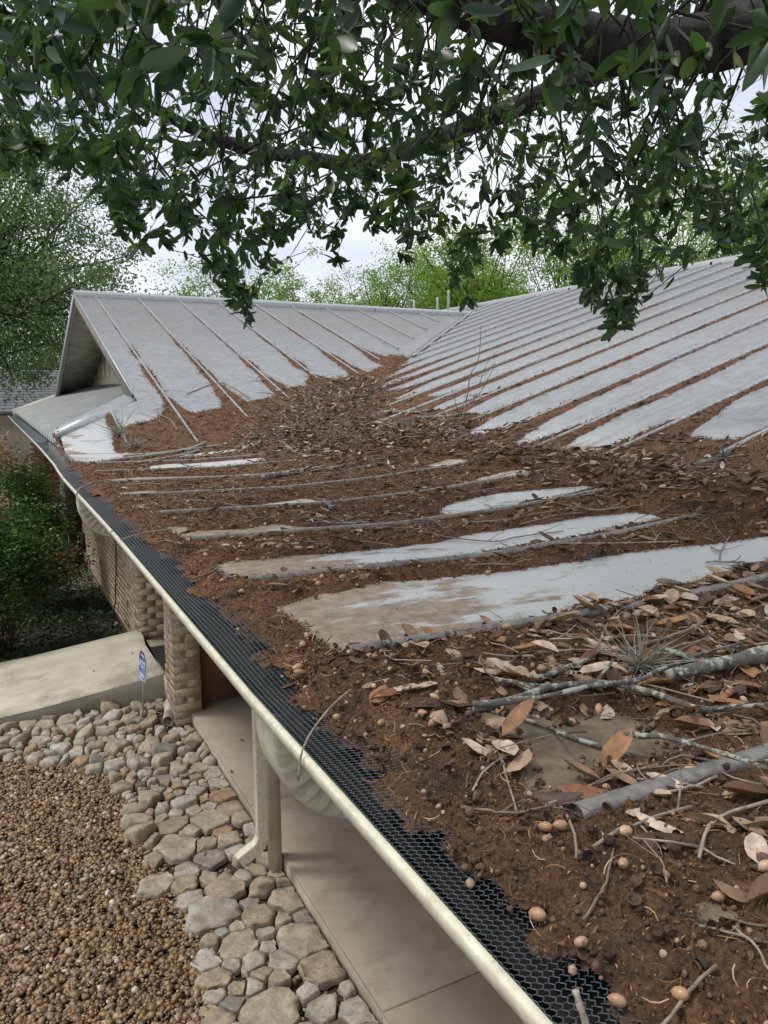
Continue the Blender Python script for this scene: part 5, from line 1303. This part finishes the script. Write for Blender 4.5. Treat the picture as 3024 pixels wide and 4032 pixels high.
PN = np.vstack([sample(170, -.12, 1.0, .30, 1.25, ow), sample(100, -.08, 1.4, 1.2, 3.6, ow), np.array([(-.036, .605), (-.012, .592), (.052, .44), (-.10, .52), (-.09, .47), (.33, .74), (.07, .5), (.20, .47), (.09, .47), (.16, .42)])])
gx_, _z = guard_xyz(np.clip((.004-PN[:, 0])/.145, 0, 1), PN[:, 1])
ZN = on_roof(PN, .006); og = PN[:, 0] < 0; ZN[og, 2] = np.maximum(ZN[og, 2], _z[og]+.007)
ZN = ZN[np.argsort(ZN[:, 1])]; nm_ = 0; ORD2 = ORD
for q, p in enumerate(ZN):
    s = random.uniform(.0135, .021); kind = random.random(); zn = zone(p[0], p[1])
    if p[0] < 0: nm_ += 1; zn = f"on the gutter mesh, {ORD2[nm_-1]} nearest" if nm_ <= 20 else 'on the far gutter mesh'
    rot = (random.uniform(-.5, .5), random.uniform(-.6, .6), random.uniform(0, 6.28))
    if kind < .62:
        capped = kind < .20
        o = bpy.data.objects.new('acorn', None if capped else nutM); COL.objects.link(o); o.location = p; o.rotation_euler = rot; o.scale = (s*random.uniform(.9, 1.15), s, s)
        if capped:
            a = bpy.data.objects.new('nut', nutM); COL.objects.link(a); a.parent = o
            b = bpy.data.objects.new('cap', random.choice(capMs)); COL.objects.link(b); b.parent = o
            tag(o, f"tan acorn still in its brown cap {zn}", "acorn", f"capped acorns {zn}")
        else: tag(o, f"smooth bare tan acorn {zn}", "acorn", f"bare acorns {zn}")
    else:
        o = bpy.data.objects.new('hollow_cup', random.choice(cupMs)); COL.objects.link(o); o.location = p; o.rotation_euler = (rot[0], random.uniform(-2.2, -.4), rot[2]); s *= .9; o.scale = (s, s, s)
        tag(o, f"empty dark brown acorn cup {zn}", "acorn cup", f"empty acorn cups {zn}")
mb = MB(); P = sample(900, 0, 2.4, 1.2, 8, lambda x, y, d: (d > 0)*.6*np.exp(-np.maximum(y-1.5, 0)/3)); Z = on_roof(P, .005); n = len(P)
tv, tq = lathe([(-.45, .03), (-.1, .33), (.2, .28), (.48, .03)], 6); mb.inst(tv, tq, None, rotmats(rng.uniform(0, 6, n), rng.normal(0, .4, n), rng.normal(0, 1, n), rng.uniform(.012, .019, n)), Z, rng.random(n))
o = mb.build('far_acorns', mat("acorn_far", [(0, (.07, .04, .025)), (.5, (.14, .08, .045)), (.7, (.38, .23, .13)), (1, (.48, .33, .21))], .6), None, True); o['kind'] = 'stuff'; tag(o, "scatter of small acorns and cups through the litter farther up the roof", "acorns")

# small round galls, broken cups and shell bits, close to the eave and on the mesh
P = np.vstack([sample(1500, -.13, 1.0, .28, 1.3, lambda x, y, d: (d > -.03)*(.25+.75*sstep(.5, .0, x))), sample(900, -.1, 1.6, 1.2, 3.2, lambda x, y, d: (d > -.01)*.7)]); Z = on_roof(P, .002); _x, gz_ = guard_xyz(np.clip((.004-P[:, 0])/.145, 0, 1), P[:, 1]); og = P[:, 0] < -.01; Z[og, 2] = np.maximum(Z[og, 2], gz_[og]+.004)
n = len(P); mb = MB(); tv, tq = lathe([(-.5, .05), (-.3, .38), (.1, .48), (.35, .34), (.5, .05)], 6)
mb.inst(tv, tq, None, rotmats(rng.uniform(0, 6, n), rng.normal(0, .8, n), rng.normal(0, 1, n), np.stack([rng.uniform(.003, .009, n)]*3, 1)*rng.uniform(.8, 1.25, (n, 3))), Z, rng.random(n))
tv, tq = lathe([(-.30, .02), (-.25, .25), (-.05, .42), (.15, .46)], 8); P2q = P[:500]; n = len(P2q); mb.inst(tv, tq, None, rotmats(rng.uniform(0, 6, n), rng.uniform(-2.4, .6, n), rng.normal(0, 1, n), rng.uniform(.007, .015, n)), Z[:500]+np.array([0, 0, .004])+np.stack([rng.normal(0, .01, n), rng.normal(0, .01, n), np.zeros(n)], 1), np.clip(rng.normal(.3, .2, n), 0, 1))
o = mb.build('galls_and_shells', mat("gall_shell", [(0, (.045, .026, .016)), (.4, (.10, .055, .032)), (.7, (.17, .10, .06)), (.85, (.36, .23, .14)), (1, (.50, .36, .26))], .8, bump=(200, .5, .4)), None, True); o['kind'] = 'stuff'; tag(o, "tiny round galls, broken acorn cups and shell bits in the litter along the eave", "acorn debris")

# sticks and branches
M_stick = mat("dry_grey_stick", [(0, (.17, .125, .09)), (.5, (.26, .205, .155)), (1, (.33, .28, .22))], .9, vary='obj', bump=(70, .5, .45))
M_lich = mat("lichened_bark", (.13, .12, .10), .95, bump=(55, .9, .4))
t = M_lich.node_tree; nn = t.nodes; b = nn['Principled BSDF']; g = nn.new('ShaderNodeNewGeometry')
no = nn.new('ShaderNodeTexNoise'); no.inputs['Scale'].default_value = 42; no.inputs['Detail'].default_value = 5; no.inputs['Roughness'].default_value = .65; t.links.new(g.outputs['Position'], no.inputs['Vector'])
mr = nn.new('ShaderNodeMapRange'); mr.interpolation_type = 'SMOOTHSTEP'; mr.inputs[1].default_value = .50; mr.inputs[2].default_value = .58; t.links.new(no.outputs[0], mr.inputs[0])
mxx = nn.new('ShaderNodeMix'); mxx.data_type = 'RGBA'; t.links.new(mr.outputs[0], mxx.inputs[0]); src = b.inputs['Base Color'].links[0].from_socket; t.links.new(src, mxx.inputs[6]); mxx.inputs[7].default_value = (.36, .38, .32, 1); t.links.new(mxx.outputs[2], b.inputs['Base Color'])
STICKS=[
([(0.071, 0.881), (0.162, 0.884), (0.255, 0.885), (0.321, 0.852), (0.339, 0.821), (0.351, 0.763), (0.371, 0.717), (0.481, 0.684)], 0.0067, 0.0042),
([(0.071, 0.881), (0.187, 0.859), (0.272, 0.852), (0.346, 0.833), (0.414, 0.854), (0.537, 0.879), (0.675, 0.893)], 0.0049, 0.0024),
([(0.695, 0.828), (0.543, 0.837), (0.425, 0.84)], 0.0173, 0.0083),
([(0.167, 0.963), (0.208, 0.919), (0.255, 0.885)], 0.005, 0.004),
([(0.221, 0.942), (0.283, 0.952), (0.394, 0.984)], 0.0054, 0.0045),
([(0.136, 0.85), (0.151, 0.815), (0.158, 0.773), (0.177, 0.725), (0.196, 0.687)], 0.003, 0.0034),
([(0.186, 0.716), (0.21, 0.684), (0.227, 0.666), (0.231, 0.62), (0.242, 0.598), (0.251, 0.57), (0.262, 0.524)], 0.0038, 0.0024),
([(0.319, 1.06), (0.425, 1.018), (0.551, 0.922)], 0.0028, 0.0018),
([(0.452, 1.033), (0.552, 1.117), (0.704, 1.212), (0.858, 1.193), (0.917, 1.141)], 0.0033, 0.0017),
([(1.117, 1.209), (0.93, 1.133), (0.703, 1.027), (0.61, 1.008), (0.501, 0.99)], 0.0031, 0.0038),
([(0.781, 1.05), (0.785, 0.984), (0.79, 0.905)], 0.0037, 0.0025),
([(0.79, 0.905), (0.836, 0.985), (0.913, 0.994)], 0.0029, 0.0021),
([(0.463, 0.926), (0.49, 0.863), (0.518, 0.794)], 0.0027, 0.0017),
([(0.025, 0.806), (0.024, 0.773), (0.022, 0.748), (-0.011, 0.687), (-0.037, 0.637)], 0.0021, 0.0014),
([(0.052, 0.758), (0.003, 0.739), (-0.025, 0.726), (-0.058, 0.699)], 0.0017, 0.0012),
([(-0.076, 0.689), (-0.053, 0.66), (-0.043, 0.642), (0.022, 0.612)], 0.0021, 0.0014),
([(0.003, 0.635), (0.067, 0.646), (0.118, 0.645), (0.186, 0.638)], 0.0023, 0.0019),
([(0.132, 0.584), (0.168, 0.583), (0.193, 0.581), (0.228, 0.587)], 0.0018, 0.0022),
([(-0.013, 0.541), (0.026, 0.549), (0.068, 0.553), (0.108, 0.556), (0.145, 0.554)], 0.0021, 0.0023),
([(0.064, 0.55), (0.058, 0.53), (0.054, 0.506)], 0.0014, 0.001),
([(0.251, 0.516), (0.182, 0.522), (0.135, 0.516), (0.101, 0.5), (0.07, 0.479)], 0.0027, 0.0021),
([(-0.077, 0.482), (-0.05, 0.491), (-0.024, 0.506), (0.009, 0.535)], 0.0016, 0.0013),
([(-0.107, 0.368), (-0.066, 0.375), (-0.029, 0.377)], 0.002, 0.0015),
([(0.021, 0.4), (0.011, 0.372), (-0.007, 0.344)], 0.0014, 0.0012),
([(-0.011, 0.411), (0.009, 0.391), (0.026, 0.368)], 0.0013, 0.0011),
([(0.793, 4.031), (0.914, 4.089), (1.076, 4.162), (1.16, 4.177), (1.269, 4.268)], 0.0183, 0.0139),
([(1.312, 6.307), (1.387, 6.134), (1.487, 6.052), (1.479, 5.613), (1.39, 5.064)], 0.0151, 0.0108),
([(1.526, 5.746), (1.752, 6.126), (1.836, 6.112), (2.098, 6.661)], 0.0081, 0.0071),
([(1.39, 5.064), (1.414, 4.8), (1.56, 4.888), (1.853, 5.546)], 0.0072, 0.006),
([(0.446, 2.695), (0.535, 2.669), (0.563, 2.534), (0.633, 2.503), (0.687, 2.481)], 0.0039, 0.0047),
([(0.797, 3.183), (0.739, 3.005), (0.702, 2.867)], 0.007, 0.0074),
([(0.549, 2.514), (0.642, 2.588), (0.731, 2.645), (0.761, 2.599)], 0.0028, 0.002),
([(1.365, 2.479), (1.463, 2.517), (1.454, 2.373), (1.446, 2.22)], 0.0031, 0.0039),
([(0.748, 2.237), (0.782, 2.179), (0.85, 2.079), (0.914, 1.996), (0.998, 2.01), (1.191, 1.997)], 0.0026, 0.0017),
([(0.98, 2.277), (1.103, 2.222), (1.291, 2.247), (1.471, 2.208)], 0.0037, 0.0029),
([(2.751, 6.417), (2.803, 6.151), (2.824, 5.851), (2.93, 5.654)], 0.0191, 0.011),
([(2.686, 5.651), (2.706, 5.441), (2.754, 5.215), (2.816, 5.167), (2.871, 5.006)], 0.0151, 0.01),
([(2.4, 4.961), (2.473, 5.012), (2.462, 4.887), (2.52, 4.843)], 0.0115, 0.0076),
([(1.127, 2.159), (1.293, 2.178), (1.428, 2.159)], 0.0023, 0.0019),
([(1.641, 2.503), (1.759, 2.535), (1.855, 2.541)], 0.0033, 0.0023),
([(1.503, 2.305), (1.453, 2.186), (1.48, 2.123), (1.571, 2.104)], 0.003, 0.0029),
([(2.437, 3.269), (2.474, 3.165), (2.459, 3.056), (2.454, 2.971)], 0.0057, 0.0067),
([(2.415, 2.814), (2.402, 2.722), (2.403, 2.638)], 0.0052, 0.0037),
([(2.072, 2.347), (2.22, 2.345), (2.319, 2.299)], 0.0055, 0.0056),
([(0.373, 6.106), (0.59, 6.62), (0.634, 6.642)], 0.0039, 0.0043),
([(0.942, 7.682), (0.929, 7.455), (0.989, 7.315), (0.985, 7.025)], 0.0062, 0.0046),
([(0.025, 3.36), (0.13, 3.312), (0.262, 3.337), (0.437, 3.078)], 0.0027, 0.0027),
([(-0.078, 1.997), (-0.04, 1.988), (-0.006, 1.967)], 0.0027, 0.0027),
([(-0.069, 2.546), (-0.043, 2.475), (-0.021, 2.362)], 0.0025, 0.0024),
([(1.333, 8.121), (1.606, 8.396), (1.836, 8.533), (1.931, 8.244), (1.967, 7.969)], 0.0053, 0.0054),
([(1.206, 1.423), (1.245, 1.408), (1.268, 1.345), (1.317, 1.285)], 0.0028, 0.0027),
([(1.245, 1.408), (1.339, 1.482), (1.475, 1.563)], 0.0025, 0.0016),
([(1.352, 1.525), (1.337, 1.484)], 0.0023, 0.0015),
([(0.609, 1.723), (0.762, 1.684)], 0.0021, 0.0021),
([(0.956, 1.846), (1.039, 1.792), (1.154, 1.704), (1.316, 1.617)], 0.0032, 0.0031),
([(0.401, 1.226), (0.25, 1.22), (0.14, 1.265)], 0.0013, 0.0012),
]

def stick(pts, ra, rb, name, m_, lift=None, wob=1., kids=0):
    P = np.array(pts, float); L_ = np.linalg.norm(P[-1]-P[0]); n = max(8, int(L_/.03)); n = min(n, 26)
    Q_ = smooth_path(np.column_stack([P, np.zeros(len(P))]), n)
    Q_[:, :2] += rng.normal(0, .0015+.006*L_*.3, (n, 2))*wob*.35; r = np.linspace(ra, rb, n)
    Z = on_roof(Q_[:, :2]); z = Z[:, 2]+r*.7+(lift if lift is not None else .004)
    # stiff: smooth heights, lie on high points
    k = 5; zs = np.convolve(np.pad(z, k//2, 'edge'), np.ones(k)/k, 'valid'); Z[:, 2] = np.maximum(zs, z-.5*r)
    mb = MB(); mb.tube(Z, r*(1+.12*rng.standard_normal(n)), 8 if ra > .004 else 6, jit=.05)
    for q in range(kids):
        i = random.randint(2, n-2); d = Z[min(i+1, n-1)]-Z[i-1]; d /= np.linalg.norm(d)+1e-9; s = np.cross(d, [0, 0, 1])*random.choice([-1, 1]); l_ = random.uniform(.02, .07)*(1+L_)
        tip = Z[i]+(d*.7+s*.7+np.array([0, 0, random.uniform(.0, .6)]))*l_; mb.tube([Z[i], (Z[i]+tip)/2+rng.normal(0, .003, 3), tip], [rb*.8, rb*.6, rb*.4], 5)
    return mb.build(name, m_, None, True), Z
def rib_name(y): return ["first", "second", "third", "fourth", "fifth", "sixth", "seventh", "eighth", "ninth", "tenth", "eleventh", "twelfth", "thirteenth"][int(np.clip(round((y-RIB0)/SP), 0, 12))]
DESC = {0: "long lichen-covered branch lying along the litter near the right edge", 1: "lichen-spotted branch crossing the longest branch and rising to the right", 2: "thickest broken lichened branch entering from the right edge", 3: "short dark stub resting at the left end of the lichened branch", 4: "short stubby lichened stick behind the long branch",
        5: "curving lichened twig running down across the bare brown patch", 6: "pale lichened branch crossing over the nearest rib", 24: "stick in the bottom right corner pointing to the right edge", 25: "thick rough log-like branch piece in the middle of the litter", 26: "dark lichened branch at the left of the leaf pile", 35: "dark fallen branch at the right foot of the leaf pile", 36: "mossy grey branch below the upright dead twigs"}
for i, (pts, ra, rb) in enumerate(STICKS):
    li = i in (0, 1, 2, 3, 4, 5, 6, 25, 26, 27, 28, 29, 30, 35, 36, 37)
    lift = {0: .012, 1: .022, 2: .012, 6: .028}.get(i, None)
    o, Z = stick(pts, ra, rb, 'branch' if ra > .006 or i < 7 else 'twig', M_lich if li else M_stick, lift, 1, 2 if .002 < ra else 0)
    c = Z[len(Z)//2]; Ln = np.linalg.norm(Z[-1]-Z[0]); dxy = abs(Z[-1]-Z[0]); way = 'running up the slope' if dxy[0] > 2.2*dxy[1] else ('running along the gutter' if dxy[1] > 2.2*dxy[0] else 'lying diagonally')
    lb = DESC.get(i) or f"{'long' if Ln > .25 else 'short'} {'lichened' if li else 'bare'} twig {way} by the {rib_name(c[1])} rib, {'at the eave' if c[0] < .15 else ('mid-panel' if c[0] < 1.2 else 'higher up')}"
    tag(o, lb, 'branch' if ra > .006 else 'twig', None if i in DESC else 'loose twigs on the roof')
# stick poking over the gutter lip, twig hanging over the lip
for pts, r_, lb in (([(-.136, .385, -.08), (-.142, .40, -.03), (-.146, .415, .004)], .0028, "pale broken stick standing up out of the gutter at the bottom of the view"), ([(-.06, 1.03, .022), (-.10, 1.0, .020), (-.145, .97, .004), (-.174, .95, -.020), (-.184, .94, -.056)], .0017, "dark twig hooked over the gutter lip above the big elbow"), ([(.02, 4.32, .02), (-.07, 4.22, .022), (-.152, 4.10, .004), (-.166, 4.06, -.02)], .0042, "knobbly stick lying across the gutter above the far elbow"), ([(.0, 2.62, .02), (-.08, 2.66, .01), (-.16, 2.70, -.015)], .0022, "thin dark twig lying across the gutter mesh, hooked on the lip")):
    mb = MB(); mb.tube(smooth_path(pts, 12), np.full(12, r_)*(1+.15*rng.standard_normal(12)), 6, jit=.06); o = mb.build('twig', M_stick, None, True); tag(o, lb, 'twig')
# the upright dead branch by the valley
up = MB(); b0 = np.array([2.66, 4.93, .20])
def lim(p, q, r0, r1, b=.04):
    m_ = (np.array(p)+np.array(q))/2+rng.normal(0, b, 3); up.tube(smooth_path([p, m_, q], 10), np.linspace(r0, r1, 10), 5)
lim(b0, b0+(.13, .05, .42), .008, .004); lim(b0+(.13, .05, .42), b0+(.20, .02, .80), .004, .002); lim(b0+(.03, .01, .16), b0+(.33, .0, .50), .006, .0022); lim(b0+(.18, .0, .34), b0+(.38, .05, .60), .003, .0015)
lim(b0+(-.05, .1, .0), b0+(-.30, .35, .22), .006, .003); lim(b0+(-.30, .35, .22), b0+(-.20, .5, .30), .004, .002); lim(b0+(-.1, 0, 0), b0+(-.5, .25, .02), .010, .005, .02); lim(b0+(.13, .05, .42), b0+(.26, -.1, .52), .003, .0015)
lim(b0+(-.5, .25, .02), b0+(-.55, .3, .22), .004, .002); lim(b0+(0, 0, .1), b0+(-.02, .1, .35), .003, .0015)
o = up.build('branch', M_lich, None, True); tag(o, "dead lichened branch with thin twigs standing upright beside the leaf pile", "branch")
# many fine twigs through the litter
k_ = 0
P = np.vstack([sample(80, 0, 1.6, .35, 1.3, lambda x, y, d: (d > 0)*.8), sample(60, 0, 2.3, 1.3, 5.5, lambda x, y, d: (d > 0)*.7), sample(50, 1, 3.6, 5.5, 9, lambda x, y, d: (d > 0)*.8)])
for (x, y) in P:
    a = random.uniform(0, 6.28) if random.random() < .5 else random.gauss(.15, .4); L_ = random.uniform(.04, .16)*(1 if y < 2 else 2.0); r = random.uniform(.0009, .0020)*(1 if y < 2 else 1.7)
    pts = [(x, y), (x+math.cos(a)*L_*.5+random.gauss(0, .01), y+math.sin(a)*L_*.5+random.gauss(0, .01)), (x+math.cos(a+.3)*L_, y+math.sin(a+.3)*L_)]
    o, Z = stick(pts, r, r*.6, 'twig', M_stick, None, 1, random.choice([0, 0, 1]))
    zn = zone(x, y); tag(o, f"thin dry twig {zn}", "twig", f"thin twigs {zn}")
# countless finer twigs tangled in the pile
mb = MB(); P = np.vstack([sample(850, .3, 3.8, 4.3, 8.6, lambda x, y, d: (d > 0)*np.clip(pile(x, y)*1.2, .1, 1)), sample(420, .2, 2.6, 1.0, 4.3, lambda x, y, d: (d > .01)*.8), sample(160, 0, 1.6, .3, 1.25, lambda x, y, d: (d > .01)*.8)]); Z = on_roof(P, .006); p_ = pile(P[:, 0], P[:, 1])
for q in range(len(P)):
    a = random.uniform(0, 6.28); l_ = random.uniform(.06, .24)*(1.3 if P[q, 1] > 4 else (.9 if P[q, 1] > 1.3 else .5)); d = np.array([math.cos(a), math.sin(a), random.uniform(-.03, .12)]); c0 = Z[q]+np.array([0, 0, random.uniform(0, .05)*p_[q]]); bend = rng.normal(0, .12, 3)*l_; bend[2] *= .4
    sx_, sy_ = slope_dz(P[q:q+1]); d[2] += d[0]*sx_[0]+d[1]*sy_[0]
    r = random.uniform(.0009, .0022)*(1.8 if P[q, 1] > 4 else 1); mb.tube([c0, c0+d*l_*.4+bend, c0+d*l_*.75+bend*.6, c0+d*l_], [r, r*.9, r*.75, r*.5], 4, r=random.random(), cap=False)
o = mb.build('fine_twigs', mat("fine_twig", [(0, (.10, .07, .048)), (.5, (.20, .155, .115)), (1, (.32, .27, .21))], .9)); o['kind'] = 'stuff'; tag(o, "tangle of fine bare twigs through the leaf pile and litter", "twigs")
# ball moss tufts
M_moss = mat("ball_moss", [(0, (.13, .125, .095)), (.5, (.24, .235, .19)), (1, (.36, .36, .31))], .85)
MO = [((.43, .91), .075, .0013, 110, "large grey-green spiky air plant tuft beside the lichened branches at right"), ((.47, 6.97), .15, .003, 90, "bushy grey air plant tuft on the wing's first rib below the box flashing"), ((.55, 6.68), .12, .003, 70, "grey air plant tuft just below the one on the wing's first rib"), ((1.98, 5.57), .10, .0028, 60, "grey air plant tuft right of centre in the leaf pile"), ((2.13, 6.7), .10, .003, 60, "small air plant tuft on a branch at the top of the leaf pile"), ((2.33, 5.18), .10, .0028, 60, "grey air plant tuft at the right side of the leaf pile"), ((2.43, 2.36), .06, .002, 60, "air plant tuft in the leaf drift at the right, below a rib end"), ((1.6, 6.63), .08, .003, 40, "small air plant tuft at the left end of a branch in the pile")]
for (xy, R_, w_, nb_, lb) in MO:
    p = on_roof(np.array([xy]))[0]; t = thing('air_plant', tuple(p), lb, 'air plant'); mb = MB()
    for q in range(nb_):
        a = random.uniform(0, 6.28); el = random.uniform(-.1, 1.2)**1 if True else 0; l_ = R_*random.uniform(.5, 1.05); d = np.array([math.cos(a)*math.cos(el), math.sin(a)*math.cos(el), math.sin(el)])
        cdir = rng.normal(0, 1.0, 3); P_ = np.array([p+d*l_*t_+cdir*l_*t_*t_*.6+np.array([0, 0, .008]) for t_ in (0, .35, .7, 1)]); mb.tube(P_, [w_, w_*.9, w_*.6, w_*.15], 4, r=random.random(), cap=False)
    mb.build('blades', M_moss, t, True)
